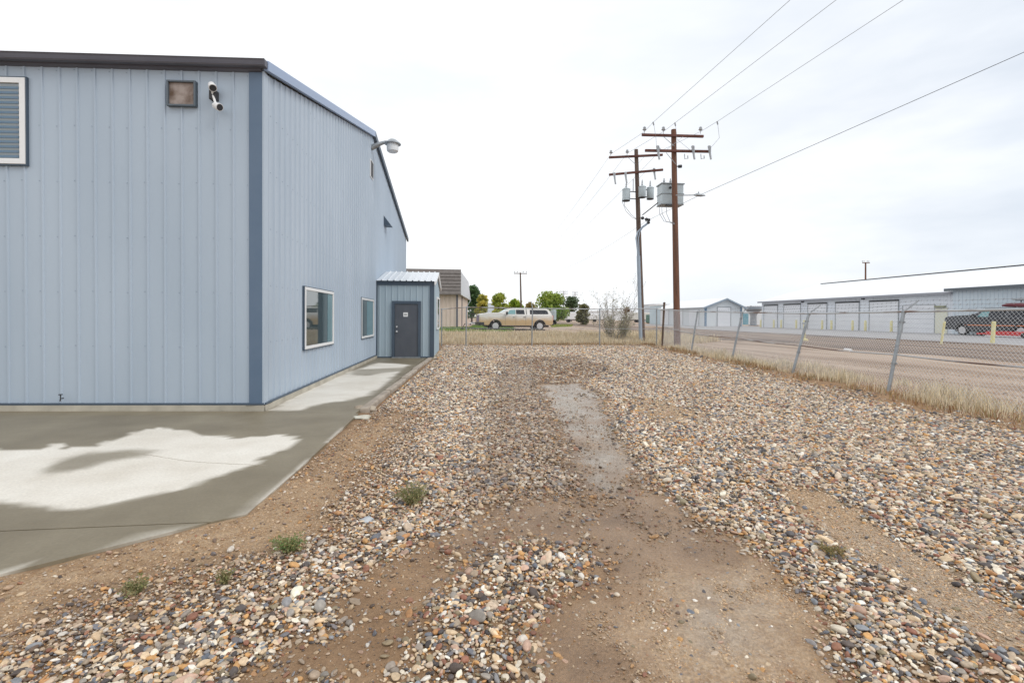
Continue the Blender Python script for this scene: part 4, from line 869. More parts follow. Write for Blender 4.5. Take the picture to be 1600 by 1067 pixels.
mb = MB(); a_, b2 = PY(1160.7, 500, 95).x, PY(1169, 500, 95).x; mb.box((a_, 94.9, ZF), (b2, 94.97, PY(1165, 490, 95).z)); mb.build('teal_door', mat('teal_paint', (.05,.25,.35), .5, 0, (.07,.29,.38), 2), o)
# grey funnel-topped hopper
q = PY(1177, 511, 80); o = thing('hopper_bin', (q.x, 80, ZF), 'grey funnel-topped hopper beside the storage building corner', 'hopper')
mb = MB(); mb.lathe((q.x, 80, 0), [(.75, ZF), (.55, ZF+.15), (.5, 2.2), (.75, 2.7), (1.5, 3.3), (1.5, 3.75)], 18); mb.build('funnel', mat('zinc', (.22,.26,.31), .45, .2, (.28,.32,.37), 2), o, smooth=True)
mb = MB(); mb.lathe((q.x, 80, 0), [(.8, ZF), (.8, ZF+.12)], 18); mb.build('foot', M['dark'], o)
# ------------------------------------------------------------ beige building with metal mansard
DB = 51.0; bx1 = PY(714.5, 500, DB).x; bx0 = PY(560, 500, DB).x; z1_ = PY(700, 459, DB).z; z2_ = PY(700, 422.5, DB).z
sk = Vector((.075, 1, 0)).normalized()
bb = thing('beige_building', (bx1, DB, ZF), 'beige ribbed building with a dark metal mansard roof behind the vestibule', 'building')
mb = MB(); ribbed(mb, (bx0, DB, 0), (1, 0, 0), (0, -1, 0), 0, bx1-bx0, lambda s: ZF-.1, lambda s: z1_+.3, pitch=.42, dep=.05, w1=.10, w2=.12)
ln = 15.5; ribbed(mb, (bx1, DB, 0), sk, (1, -.075, 0), 0, ln, lambda s: ZF-.1, lambda s: z1_+.3, pitch=.42, dep=.05, w1=.10, w2=.12)
mb.build('wall', M['beige'], bb)
mb = MB(); mb.box((bx1-.12, DB-.09, ZF), (bx1+.07, DB-.06, z1_)); e1 = Vector((bx1, DB, 0))+sk*5; mb.box((e1.x+.02, e1.y, ZF), (e1.x+.14, e1.y+.3, z1_)); mb.build('downpipe', M['fascia'], bb)
mb = MB(); k = 7
xo = PY(720.3, 440, DB-.6).x
for i in range(k):
    za = z1_+(z2_-z1_)*i/k; zb_ = z1_+(z2_-z1_)*(i+1)/k; yo = DB-.65+.35*i/k
    mb.slab([(bx0, yo-.08, za), (xo, yo-.08, za), (xo, yo+.04, zb_), (bx0, yo+.04, zb_)], (0, .3, 0))
mb.box((bx0, DB-.72, z1_-.12), (xo+.01, DB-.3, z1_)); mb.box((bx0, DB-.3, z2_), (xo, DB+.1, z2_+.08))
mb.build('mansard_roof', M['shingle'], bb)
mb = MB(); a_ = Vector((xo, DB-.6, 0)); far_ = a_+sk*(ln+1.2); mb.slab([(a_.x+.02, a_.y, z1_-.1), (far_.x, far_.y, z1_-.1), (far_.x-.3, far_.y, z2_), (a_.x-.1, a_.y+.3, z2_)], (-.25, 0, 0)); mb.build('mansard_end', mat('mansard_end_metal', (.45,.45,.47), .4, .2, (.55,.55,.57), 3), bb)
mb = MB(); mb.box((bx0, DB+.4, z2_-.4), (xo-.3, DB+ln, z2_-.3)); mb.build('flat_roof', M['galvroof'], bb)
# ------------------------------------------------------------ vehicles (local: front towards -X, near side -Y)
def paint2(name, top, low, z0, z1, rough=.3):
    m = mat(name, top, rough); t = m.node_tree; b = t.nodes['Principled BSDF']; c = t.nodes.new('ShaderNodeTexCoord'); sx = t.nodes.new('ShaderNodeSeparateXYZ'); t.links.new(c.outputs['Object'], sx.inputs[0])
    n = noise(t, 2.2, 5, .6, c.outputs['Object']); ma = t.nodes.new('ShaderNodeMath'); ma.operation = 'MULTIPLY_ADD'; ma.inputs[1].default_value = .5; t.links.new(n.outputs[0], ma.inputs[0]); t.links.new(sx.outputs[2], ma.inputs[2])
    mr = t.nodes.new('ShaderNodeMapRange'); mr.inputs[1].default_value = z0+.25; mr.inputs[2].default_value = z1+.25; t.links.new(ma.outputs[0], mr.inputs[0])
    r = ramp(t, mr.outputs[0], [(0, low), (1, top)]); t.links.new(r.outputs[0], b.inputs['Base Color']); return m
def tprism(mb, poly, hw, y0=None, mi=0):
    """x,z polygon spread over the width hw(z); with y0 given, only a thin skin on the -Y (y0=-1) or +Y side"""
    n = len(poly)
    if y0 is None: A = [(x, -hw(z), z) for x, z in poly]; B = [(x, hw(z), z) for x, z in poly]
    else: A = [(x, y0*(hw(z)+.012), z) for x, z in poly]; B = [(x, y0*(hw(z)-.03), z) for x, z in poly]
    return mb.add(A+B, [tuple(range(n)), tuple(range(n, 2*n))[::-1]]+[(i, n+i, n+(i+1) % n, (i+1) % n) for i in range(n)], mi)
def arch(cx, cz, r, a0=180, a1=0, n=9): return [(cx+r*math.cos(R(a0+(a1-a0)*i/n)), cz+r*math.sin(R(a0+(a1-a0)*i/n))) for i in range(n+1)]
def pickup(name, loc, rz, label, body, glass, wheel, stripes=()):
    o = thing(name, loc, label, 'pickup truck', None, rz); K = dict(local=True)
    w1_, w2_, wr = 1.39, 5.38, .41; hwb = lambda z: 1.0-.03*max(0, z-1.0); 
    low = [(.03, .52), (-.02, .75), (-.02, 1.28), (.06, 1.42), (.4, 1.49), (1.2, 1.55), (1.95, 1.58), (2.2, 1.42), (6.45, 1.38), (6.6, 1.3), (6.62, .62), (6.5, .5)]
    low += arch(w2_, wr, .52, 12, 168)[::1]+[(w2_-.56, .42), (w1_+.56, .42)]+arch(w1_, wr, .52, 12, 168)+[(.7, .45)]
    mb = MB(); tprism(mb, low, hwb); bo = mb.build('body', body, o, bevel=.035, **K)
    hwc = lambda z: .97-.38*max(0, z-1.35)
    cab = [(1.88, 1.5), (2.55, 1.88), (2.75, 1.93), (4.12, 1.94), (4.17, 1.36), (2.1, 1.36)]
    mb = MB(); tprism(mb, cab, hwc); mb.build('cab', body, o, bevel=.03, **K)
    cano = [(4.22, 1.36), (4.22, 1.93), (6.05, 1.92), (6.3, 1.82), (6.55, 1.36)]
    mb = MB(); tprism(mb, cano, hwc); ca = mb.build('canopy', body, o, bevel=.03, **K)
    for sy in (-1, 1):
        for poly, nm, par in (([(2.42, 1.44), (2.68, 1.80), (3.18, 1.83), (3.18, 1.44)], 'front_window', o), ([(3.24, 1.44), (3.24, 1.83), (3.98, 1.83), (4.02, 1.44)], 'rear_window', o), ([(4.5, 1.44), (4.5, 1.83), (5.95, 1.82), (6.12, 1.74), (6.2, 1.46)], 'canopy_window', ca)):
            mb = MB(); tprism(mb, poly, hwc, sy); mb.build(nm, glass[0] if nm == 'front_window' else glass[1], par, **K)
        mb = MB()
        for x in (2.25, 3.2, 4.1): mb.box((x-.006, sy*1.0-.006, .5), (x+.006, sy*1.0+.006, 1.36))
        mb.build('door_seam', M['plastic'], o, **K)
        for x in (3.0, 3.98): mb = MB(); mb.box((x-.09, sy*1.015-.02, 1.16), (x+.09, sy*1.015+.02, 1.2)); mb.build('door_handle', M['plastic'], o, bevel=.01, **K)
        mb = MB(); mb.box((2.32, sy*1.02 if sy < 0 else 1.0, 1.42), (2.42, sy*1.0 if sy > 0 else -1.0, 1.46)); mb.obox((2.36, sy*1.16, 1.52), (.07, 0, 0), (0, .13, 0), (0, 0, .13)); mb.build('mirror', M['plastic'], o, bevel=.02, **K)
        mb = MB(); mb.box((1.95, sy*.97-.05, .36), (4.7, sy*.97+.05, .44)); mb.build('running_board', M['plastic'], o, bevel=.02, **K)
        mb = MB(); mb.box((-.005, sy*.62-.2, .98), (.16, sy*.75+.2, 1.26)); mb.build('headlight', M['headlens'], o, bevel=.02, **K)
        mb = MB(); mb.box((6.50, sy*.90-.08, .9), (6.64, sy*.90+.115, 1.34)); mb.build('tail_light', M['redlens'], o, bevel=.02, **K)
        for cx in (w1_, w2_):
            a_ = [p for p in arch(cx, wr, .56, 170, 10, 12)]; b2 = [p for p in arch(cx, wr, .49, 10, 170, 12)]
            mb = MB(); n = len(a_)+len(b2); pol = a_+b2; mb.add([(x, sy*1.03, z) for x, z in pol]+[(x, sy*.9, z) for x, z in pol], [(i, i+1, 25-i-1, 25-i) for i in range(12)]+[(26+i, 26+25-i, 26+25-i-1, 26+i+1) for i in range(12)]+[(i, (i+1) % 26, 26+(i+1) % 26, 26+i) for i in range(26)]); mb.build('wheel_arch', M['plastic'], o, **K)
            yc_ = sy*.86; mb = MB(); mb.lathe((cx, yc_, wr), [(.25, -.13), (.36, -.14), (.405, -.10), (.41, 0), (.405, .10), (.36, .14), (.25, .13)], 24, 'y'); wh = mb.build('wheel', M['rubber'], o, smooth=True, **K)
            mb = MB(); mb.lathe((cx, yc_+sy*.12, wr), [(.27, -.02), (.265, .02), (.235, .025), (.22, .0)], 24, 'y')
            for k in range(6): a = k*math.pi/3; d = Vector((math.cos(a), 0, math.sin(a))); mb.bar(Vector((cx, yc_+sy*.14, wr))+d*.03, Vector((cx, yc_+sy*.14, wr))+d*.25, .09, .03, upv=(0, 1, 0))
            mb.lathe((cx, yc_+sy*.15, wr), [(.06, -.02), (.06, .03)], 12, 'y'); mb.build('rim', wheel, wh, **K)
    mb = MB(); mb.add([(1.96, -.86, 1.555), (1.96, .86, 1.555), (2.55, .74, 1.892), (2.55, -.74, 1.892)], [(0, 1, 2, 3)]); mb.build('windshield', glass[0], o, **K)
    mb = MB(); mb.box((-.02, -.6, .86), (.1, .6, 1.3)); [mb.box((-.03, -.6, .9+.08*i), (-.015, .6, .93+.08*i)) for i in range(5)]; mb.build('grille', M['plastic'], o, bevel=.02, **K)
    mb = MB(); mb.box((-.12, -1.02, .46), (.40, 1.02, .74)); mb.build('front_bumper', M['plastic'], o, bevel=.04, **K)
    mb = MB(); mb.box((6.55, -.93, .48), (6.74, .93, .68)); mb.build('rear_bumper', M['plastic'], o, bevel=.04, **K)
    mb = MB(); mb.box((.6, -.7, .3), (6.3, .7, .46)); mb.build('chassis', M['plastic'], o, **K)
    return o
M['sideglass'] = mat('dark_side_glass', (.012,.016,.024), .25, spec=.3); M['tealglass'] = mat('pale_teal_glass', (.16,.34,.36), .08, spec=.8)
tanp = paint2('dusty_tan_paint', (.72,.71,.68), (.54,.385,.21), .85, 1.28); 
dT = 43.0; fT = PY(744.5, 514, dT+1.0)
tr1 = pickup('pickup_truck', (fT.x+.1, dT, ZF), R(7), 'dusty tan and white crew-cab pickup with a white canopy, parked side on', tanp, (M['tealglass'], M['sideglass']), M['chrome'])
mb = MB(); mb.add([(-.03, -.9, 1.32), (-.03, .9, 1.32), (.5, .85, 1.51), (.5, -.85, 1.51), (.05, -.92, 1.2), (.05, .92, 1.2)], [(0, 1, 2, 3), (4, 5, 1, 0)]); mb.box((-.045, -.62, .78), (-.032, .62, 1.32)); mb.build('bug_deflector', mat('blue_deflector', (.03,.03,.22), .2), tr1, local=True, bevel=.0)
fK = PX(1475.5, 520, 38.4); dK = fK.y
tr2 = pickup('pickup_truck', (fK.x+1.0, dK, ZF), R(-90), 'black pickup with orange side stripe and roof rack seen through the mesh fence', M['black'], (M['tealglass'], M['sideglass']), M['chrome'])
mb = MB(); mb.box((1.6, -1.012, .78), (6.3, -1.002, .84)); mb.build('stripe', M['orange'], tr2, local=True)
mb = MB(); mb.box((-.03, -.99, 1.0), (.02, .99, 1.06)); mb.build('grille_bar', M['maroon'], tr2, local=True)
for yy in (-.62, .62): mb = MB(); mb.tube([(2.7, yy, 2.06), (6.3, yy, 2.06)], .022, 6); [mb.bar((x, yy, 1.9), (x, yy, 2.06), .03, .03, upv=(1, 0, 0)) for x in (2.9, 4.0, 5.2, 6.1)]; mb.build('roof_rack', M['dark'], tr2, local=True)
for x in (4.3, 5.9): mb = MB(); mb.bar((x, .35, 2.04), (x, .35, 2.62), .04, .04, upv=(1, 0, 0)); mb.bar((x, -.1, 2.62), (x, .6, 2.62), .04, .04); mb.build('ladder_support', M['dark'], tr2, local=True)
kx_ = fK.x+1.0; ky = dK
o = MB(); o.tube([(kx_-.35, PX(1573, 474, kx_).y-.3*i, ZF+2.26+.03*math.sin(i*.9)) for i in range(9)], [.06, .13, .16, .17, .17, .17, .16, .13, .06], 10); o = o.build('roof_bundle', M['maroon'], smooth=True); tag(o, 'maroon wrapped bundle lying on the roof rack of the black truck', 'bundle')
lo_ = thing('ladder', (kx_, ky-4, ZF+2.7), 'silver ladder lying above the maroon bundle on the black truck', 'ladder')
for xx in (-.1, .38): mb = MB(); mb.bar((kx_+xx, PX(1584, 466, kx_).y, ZF+2.69), (kx_+xx, ky-8.2, ZF+2.69), .05, .09); mb.build('rail', M['galv'], lo_)
for k in range(9): mb = MB(); y = PX(1584, 466, kx_).y-.2-k*.32; mb.bar((kx_-.1, y, ZF+2.69), (kx_+.38, y, ZF+2.69), .035, .035); mb.build('rung', M['galv'], lo_)
# red trailer beside the black truck
tx0 = kx_-3.0; ty = PX(1540, 520, tx0).y; o = thing('flatbed_trailer', (tx0, ty, ZF), 'low red flatbed trailer with white edge in front of the black truck', 'trailer')
mb = MB(); mb.box((tx0, ty-5.5, ZF+.16), (tx0+1.5, ty, ZF+.42)); mb.build('deck', M['red'], o, bevel=.02)
mb = MB(); mb.box((tx0-.03, ty-5.5, ZF+.08), (tx0, ty+.02, ZF+.15)); mb.build('edge_strip', M['white'], o)
mb = MB(); mb.bar((tx0+.75, ty, ZF+.25), (tx0+.75, ty+1.2, ZF+.22), .12, .12); mb.build('drawbar', M['red'], o)
for y in (2.4, 3.3):
    for xx in (-.06, 1.56): mb = MB(); mb.lathe((tx0+xx, ty-y, ZF+.2), [(.1, -.05), (.16, -.05), (.17, 0), (.16, .05), (.1, .05)], 16, 'x'); mb.build('wheel', M['rubber'], o, smooth=True)
# low trailer frame in front of the tan truck
y_ = 41.0; xq0, xq1 = PY(742, 514, y_).x, PY(852, 514, y_).x; o = thing('trailer_frame', (xq0, y_, ZF), 'low bare trailer frame lying in front of the tan pickup', 'trailer')
mb = MB()
for yy in (0, 1.1): mb.bar((xq0, y_+yy, ZF+.16), (xq1, y_+yy, ZF+.1), .06, .1)
for k in range(5): x = xq0+(xq1-xq0)*(k+.5)/5; mb.bar((x, y_-.02, ZF+.13), (x, y_+1.12, ZF+.13), .05, .12)
mb.build('frame', M['dark'], o)
mb = MB(); mb.bar((xq0, y_+.55, ZF+.2), (PY(726, 514, y_).x, y_+.55, ZF+.26), .09, .1); mb.build('drawbar', M['dark'], o)
mb = MB(); xj = PY(722, 514, y_).x; mb.lathe((xj, y_+.5, ZF+.14), [(.1, -.05), (.14, -.03), (.14, .03), (.1, .05)], 12, 'y'); mb.bar((xj, y_+.5, ZF+.2), (xj+.25, y_+.55, ZF+.62), .05, .05); mb.build('jockey_wheel', M['rubber'], o)
# cars and trailers far behind
def car(px0, px1, D, lab, paint):
    x0, x1 = PY(px0, 495, D).x, PY(px1, 495, D).x; k = (x1-x0)/4.5; o = thing('parked_car', (x0, D, ZF), lab, 'car'); Z = lambda p: [(x*k, z*k) for x, z in p]
    hw = lambda z: .88*k-.3*max(0, z-.9*k)
    mb = MB(); tprism(mb, Z([(0, .35), (0, .75), (.9, .9), (1.5, 1.35), (3.0, 1.4), (3.8, .98), (4.45, .9), (4.5, .35)]+arch(3.6, .33, .4, 5, 175)+arch(.85, .33, .4, 5, 175)), hw); mb.build('body', paint, o, bevel=.04, local=True)
    mb = MB(); tprism(mb, Z([(1.3, .95), (1.65, 1.28), (2.95, 1.32), (3.5, .98)]), hw, -1); mb.build('window', M['sideglass'], o, local=True)
    for cx in (.85, 3.6):
        for sy in (-1, 1): mb = MB(); mb.lathe((cx*k, sy*.76*k, .33*k), [(.2*k, -.1), (.32*k, -.1), (.32*k, .1), (.2*k, .1)], 16, 'y'); mb.build('wheel', M['rubber'], o, local=True)
    return o
car(732, 747, 72, 'white car parked beyond the beige building corner', mat('white_car_paint', (.75,.76,.78), .25))
car(719, 731, 80, 'grey car half hidden by the beige building corner', mat('grey_car_paint', (.3,.33,.36), .25))
def box_trailer(px0, px1, yt_, D, lab, col, nm='box_trailer', cat='trailer', wheels=True):
    x0, x1 = PY(px0, 495, D).x, PY(px1, 495, D).x; zt = PY(px0, yt_, D).z; o = thing(nm, (x0, D, ZF), lab, cat); mb = MB(); z0 = ZF+(.7 if wheels else .1)
    mb.box((x0, D, z0), (x1, D+2.5, zt)); mb.build('box', col, o, bevel=.18)
    mb = MB(); mb.box((x0+.2, D+.1, z0-.15), (x1-.2, D+2.4, z0)); mb.build('chassis', M['dark'], o)
    if wheels:
        for f_ in (.3, .38): x = x0+(x1-x0)*f_; mb = MB(); mb.lathe((x, D+.15, ZF+.4), [(.25, -.12), (.4, -.12), (.4, .12), (.25, .12)], 14, 'y'); mb.build('wheel', M['rubber'], o)
    return o
WT = mat('white_trailer', (.72,.73,.74), .4, 0, (.78,.79,.80), .5)
box_trailer(880, 905, 487.5, 120, 'long white trailer under the two small distant poles', WT)
box_trailer(984, 1016, 488, 130, 'long off-white trailer behind the bare shrub', mat('offwhite_trailer', (.60,.60,.56), .5, 0, (.66,.66,.62), .5))
box_trailer(921, 945, 490, 140, 'white trailer between the olive tree and the bare shrub', WT)
box_trailer(864, 869.5, 484, 75, 'small grey camper just behind the tan pickup tail', mat('camper_grey', (.42,.48,.52), .4), 'camper', 'camper')
box_trailer(1015, 1023, 491.5, 110, 'dark green dumpster left of the brown-walled warehouse', mat('dumpster_green', (.04,.13,.10), .5, 0, (.06,.17,.13), 2), 'dumpster', 'dumpster', False)
o, x0, x1, zt = simple_building(757, 790, 474, 170, 20, 'distant pale blue warehouse behind the yellowing trees', mat('hazy_blue', (.55,.62,.70), .5, 0, (.6,.67,.74), .3))
o, x0, x1, zt = simple_building(935, 990, 486, 260, 20, 'distant low white building behind the bare shrub', mat('hazy_white', (.7,.72,.74), .5, 0, (.74,.76,.78), .3))

# ------------------------------------------------------------ vegetation
def cluster_mesh(name, cen, nrm_jit, size, m, parent, cols=None):
    """leaf quads round given centres (numpy)"""
    n = len(cen); a = RNG.normal(size=(n, 3)); a /= np.linalg.norm(a, axis=1)[:, None]; b_ = RNG.normal(size=(n, 3)); b_ -= a*(a*b_).sum(1)[:, None]; b_ /= np.linalg.norm(b_, axis=1)[:, None]
    s = size*(RNG.random((n, 1))*.8+.6); V = np.stack([cen-a*s, cen-b_*s*.55, cen+a*s, cen+b_*s*.55], 1).reshape(-1, 3); F_ = np.arange(4*n).reshape(n, 4)
    at = {'tint': np.repeat(cols, 4, 0)} if cols is not None else None
    return npmesh(name, V, F_, m, at, parent)
lm = bpy.data.materials.new('foliage'); lm.use_nodes = True; t = lm.node_tree; b = t.nodes['Principled BSDF']; b.inputs['Roughness'].default_value = .6
a_ = attr(t, 'tint'); t.links.new(a_.outputs['Color'], b.inputs['Base Color']); trn = t.nodes.new('ShaderNodeBsdfTranslucent'); t.links.new(mixc(t, 1.0, a_.outputs['Color'], (1.5, 1.5, 1.3), 'MULTIPLY'), trn.inputs[0]); ms = t.nodes.new('ShaderNodeMixShader'); ms.inputs[0].default_value = .35
t.links.new(b.outputs[0], ms.inputs[1]); t.links.new(trn.outputs[0], ms.inputs[2]); t.links.new(ms.outputs[0], t.nodes['Material Output'].inputs[0])
def tree(px, yt_, w_, D, lab, c1, c2, n=2600, base=.12, loose=1.0):
    b_ = Vector((PY(px, 495, D).x, D, ZF)); H = PY(px, yt_, D).z-ZF; Wd = w_*D/F; o = thing('tree', b_, lab, 'tree', 'trees beyond the back fence')
    mb = MB(); mb.tube([b_-Vector((0, 0, .2)), b_+Vector((.05, 0, H*.3)), b_+Vector((-.1, .1, H*.6)), b_+Vector((0, 0, H*.85))], [.035*H*.5+.05, .03*H*.5+.03, .06, .03], 8)
    for k in range(7):
        a = k*2.4; h0 = H*(.22+.06*k); d = Vector((math.cos(a), math.sin(a), .9))*Wd*.25; mb.tube([b_+Vector((0, 0, h0)), b_+Vector((0, 0, h0))+d*.6, b_+Vector((0, 0, h0+.1*H))+d], [.07, .045, .02], 6)
    mb.build('trunk', M['bark'], o, smooth=True)
    nc = 34; cc_ = []
    for k in range(nc):
        f_ = RNG.random()**.8; h = base+(1-base)*(.12+.84*f_); prof = math.sin(math.pi*min(1, (h-base)/(1-base)*.86+.12))**.65; a = RNG.random()*6.28; rr_ = Wd/2*prof*RNG.random()**.5*1.0
        cc_.append((b_.x+math.cos(a)*rr_, b_.y+math.sin(a)*rr_, ZF+h*H*.95, Wd*(.19+.11*RNG.random())))
    cc_ = np.array(cc_); pick = RNG.integers(0, nc, n); g_ = RNG.normal(size=(n, 3)); g_ /= np.linalg.norm(g_, axis=1)[:, None]
    cen = cc_[pick, :3]+g_*cc_[pick, 3:4]*(RNG.random((n, 1))**.4)*loose*np.array([1, 1, .85])
    kf = (RNG.random(nc)*.75+.0)[pick]+RNG.random(n)*.25; col = np.array(c1)*(1-kf[:, None])+np.array(c2)*kf[:, None]; col *= (.75+.5*RNG.random((n, 1)))
    cluster_mesh('crown', cen, 0, D*.0024+.05, lm, o, col)
tree(737, 445, 26, 80, 'tall dark green tree just right of the beige building', (.05,.10,.035), (.09,.17,.06), 2400)
tree(754, 459, 18, 74, 'slim tree turning yellow, left of the tan pickup', (.24,.28,.06), (.56,.48,.11), 1500, .05)
tree(781, 459, 27, 88, 'rounded green tree with yellow tips behind the pickup bonnet', (.13,.23,.04), (.48,.48,.09), 2300)
tree(806, 469, 22, 92, 'low yellow-green tree behind the lone T-shaped pole', (.18,.30,.03), (.48,.52,.06), 2000)
tree(829, 474, 20, 100, 'small brownish autumn tree behind the pickup roof', (.24,.20,.06), (.36,.28,.10), 1500)
tree(859, 457.5, 43, 85, 'largest full green tree with a yellow patch behind the pickup', (.10,.20,.04), (.36,.42,.08), 4200, .04)
tree(893, 464, 24, 150, 'sparse dark tree between the two small distant poles', (.05,.09,.04), (.11,.15,.07), 900, .3, 1.3)
tree(912, 476, 18, 78, 'squat olive tree right of the long white trailer', (.12,.13,.05), (.22,.20,.09), 2200, .02)
tree(979, 479, 9, 160, 'tiny rust-coloured tree far behind the bare shrub', (.18,.11,.06), (.28,.17,.09), 700, .05)
# far tree line
n = 5000; xx = RNG.random(n)*900-300; cen = np.c_[xx, 520+RNG.random(n)*40, ZF+RNG.random(n)**1.5*(2.0+5*np.clip(fbm(xx*.02, xx*0+3)-.3, 0, 1))]
cl = np.array((.16,.17,.13))*(.7+.6*RNG.random((n, 1))); o = cluster_mesh('far_treeline', cen, 0, 1.7, lm, None, cl); tag(o, 'low far-off line of trees on the horizon', kind='stuff')
# bare shrub by the back fence
Ds = 31.5; sb_ = Vector((PY(963, 530, Ds).x, Ds, .25)); o = thing('shrub', sb_, 'tall half-bare silvery shrub growing behind the back fence', 'shrub')
mb = MB(); tips = []; RNG2 = random.Random(5)
def branch(p, d, ln, r, lvl):
    pts = [p]; rs = [r]; k = 5
    for i in range(k): d = (d+Vector((RNG2.gauss(0, .13), RNG2.gauss(0, .13), .05))).normalized(); p = p+d*ln/k; pts.append(p); rs.append(r*(1-.7*(i+1)/k)); tips.append((p, lvl, i))
    mb.tube(pts, rs, 5, False)
    if lvl < 2:
        for i in range(4 if lvl == 0 else 3): q = pts[RNG2.randint(1, 5)]; d2 = (d+Vector((RNG2.gauss(0, .5), RNG2.gauss(0, .5), RNG2.gauss(.0, .3)))).normalized(); branch(q, d2, ln*.42, r*.45, lvl+1)
for k in range(32):
    a = RNG2.uniform(0, 6.28); lean = RNG2.uniform(.02, .8); d = Vector((math.cos(a)*lean, math.sin(a)*lean, 1)).normalized(); branch(sb_+Vector((math.cos(a)*.55, math.sin(a)*.4, -.1)), d, RNG2.uniform(1.6, 3.5)*(1-.25*lean), .018, 0)
mb.build('branches', mat('shrub_bark', (.36,.33,.31), .9, 0, (.24,.21,.19), 8), o)
T = np.array([tuple(p) for p, l, i in tips if True]); hh = T[:, 2]
pk_ = RNG.integers(0, len(T), 15000); keep = RNG.random(15000) < np.clip(1.2-(hh[pk_]-.3)/1.5, .10, 1); P_ = T[pk_[keep]]+RNG.normal(size=(keep.sum(), 3))*.10
kf = RNG.random((len(P_), 1)); cl = np.array((.13,.135,.065))*(1-kf)+np.array((.38,.36,.25))*kf; cluster_mesh('leaves', P_, 0, .036, lm, o, cl)
# dry grass (stuff)
def blades(name, x, y, h, w_, cols, lean=.35, label='', z=None):
    n = len(x); zz = terrain(x, y) if z is None else z; a = RNG.random(n)*6.28; dx, dy = np.cos(a)*w_/2, np.sin(a)*w_/2; la = RNG.random(n)*6.28; ll = lean*h*(RNG.random(n)**1.2)
    lx, ly = np.cos(la)*ll, np.sin(la)*ll
    V = np.stack([np.c_[x-dx, y-dy, zz-.02], np.c_[x+dx, y+dy, zz-.02], np.c_[x+lx*.35+dx*.8, y+ly*.35+dy*.8, zz+h*.6], np.c_[x+lx*.35-dx*.8, y+ly*.35-dy*.8, zz+h*.6], np.c_[x+lx+dx*.15, y+ly+dy*.15, zz+h], np.c_[x+lx-dx*.15, y+ly-dy*.15, zz+h]], 1).reshape(-1, 3)
    i0 = np.arange(n)*6; F_ = np.concatenate([np.stack([i0, i0+1, i0+2, i0+3], 1), np.stack([i0+3, i0+2, i0+4, i0+5], 1)])
    o = npmesh(name, V, F_, lm, {'tint': np.repeat(cols, 6, 0)}); tag(o, label, kind='stuff'); return o
def pal(n, cs, jit=.25):
    c = np.array(cs)[RNG.integers(0, len(cs), n)]; return c*(1-jit+2*jit*RNG.random((n, 1)))
STRAW = [(.62,.53,.38), (.72,.65,.51), (.52,.42,.29), (.70,.64,.54), (.40,.33,.22), (.60,.50,.40)]
def scatter(n, x0, x1, y0, y1, dens): x = RNG.uniform(x0, x1, n); y = RNG.uniform(y0, y1, n); k = RNG.random(n) < dens(x, y); return x[k], y[k]
def side(x, y):
    s = x-FX(y); return (1-sst(.25, 1.25, np.abs(s-.45+(fbm(y*.5, y*0)-.5)*.8)))*(.05+sst(.44, .60, fbm(x*2.2, y*2.2))*1.0)*(y < YB+1)*(fbm(x*.7, y*.7+4) > .3)
x, y = scatter(150000, 8, 14, 2, 29, side); h = (.09+.26*RNG.random(len(x))**1.4)*(.15+1.5*fbm(x*1.9, y*1.9)**1.3); blades('dry_grass', x, y, h, .006+.0004*y, pal(len(x), STRAW, .4), .65, 'pale dry grass tufts along the leaning side fence')
def back(x, y): return sst(YB-.5, YB+.2, y+(fbm(x*.8, x*0)-.5)*1.0)*(1-sst(33.0, 35.5, y))*(.25+.75*sst(.38, .55, fbm(x*.9, y*.9)))*(x < FX(y)+4)
x, y = scatter(110000, -5, 16, 27.5, 36, back); h = .10+.36*RNG.random(len(x))**1.6*(.3+1.2*fbm(x*1.1, y*1.1)); blades('dry_grass', x, y, h, .019, pal(len(x), STRAW), .45, 'taller straw-coloured grass behind the back fence')
BRN = [(.26,.13,.06), (.34,.20,.10), (.20,.12,.07), (.42,.28,.14), (.28,.24,.12)]
def weedy(x, y):
    s = np.maximum(x-FX(y), y-YB); return (1-sst(.12, .55, np.abs(s+.45)))*sst(.42, .58, fbm(x*1.2+9, y*1.2))
x, y = scatter(90000, -3, 12.5, 4, 29, weedy); blades('dead_weeds', x, y, .04+.13*RNG.random(len(x)), .008+.0004*y, pal(len(x), BRN), .9, 'reddish brown dead weeds at the foot of the fences')
# lawn patches
def lawn(pts, lab, cols, n):
    P3 = [G(px, py, ZF) for px, py in pts]; pg = [(p.x, p.y) for p in P3]; 
    o = flat('lawn', pg, ZF+.02, mat('lawn_soil', (.12,.17,.05), .95, 0, (.22,.24,.10), .8, 5), lab=lab)
    xs_ = [p[0] for p in pg]; ys_ = [p[1] for p in pg]; x, y = scatter(n, min(xs_), max(xs_), min(ys_), max(ys_), lambda x, y: (sdf(pg, x, y) < 0)*1.0)
    blades('grass', x, y, .08+.1*RNG.random(len(x)), .03, pal(len(x), cols), .6, lab.replace('lawn', 'grass blades'), np.full(len(x), ZF+.02))
lawn([(640, 518.5), (640, 513), (734, 512.2), (739, 509), (795, 510), (806, 514.5), (800, 518.5)], 'green lawn strip before the beige building and pickup', [(.09,.20,.03), (.16,.28,.05), (.24,.30,.08)], 26000)
lawn([(858, 507), (896, 507.5), (893, 510.5), (862, 511.5)], 'yellow-green lawn patch behind the pickup tail', [(.30,.30,.06), (.20,.24,.05)], 5000)
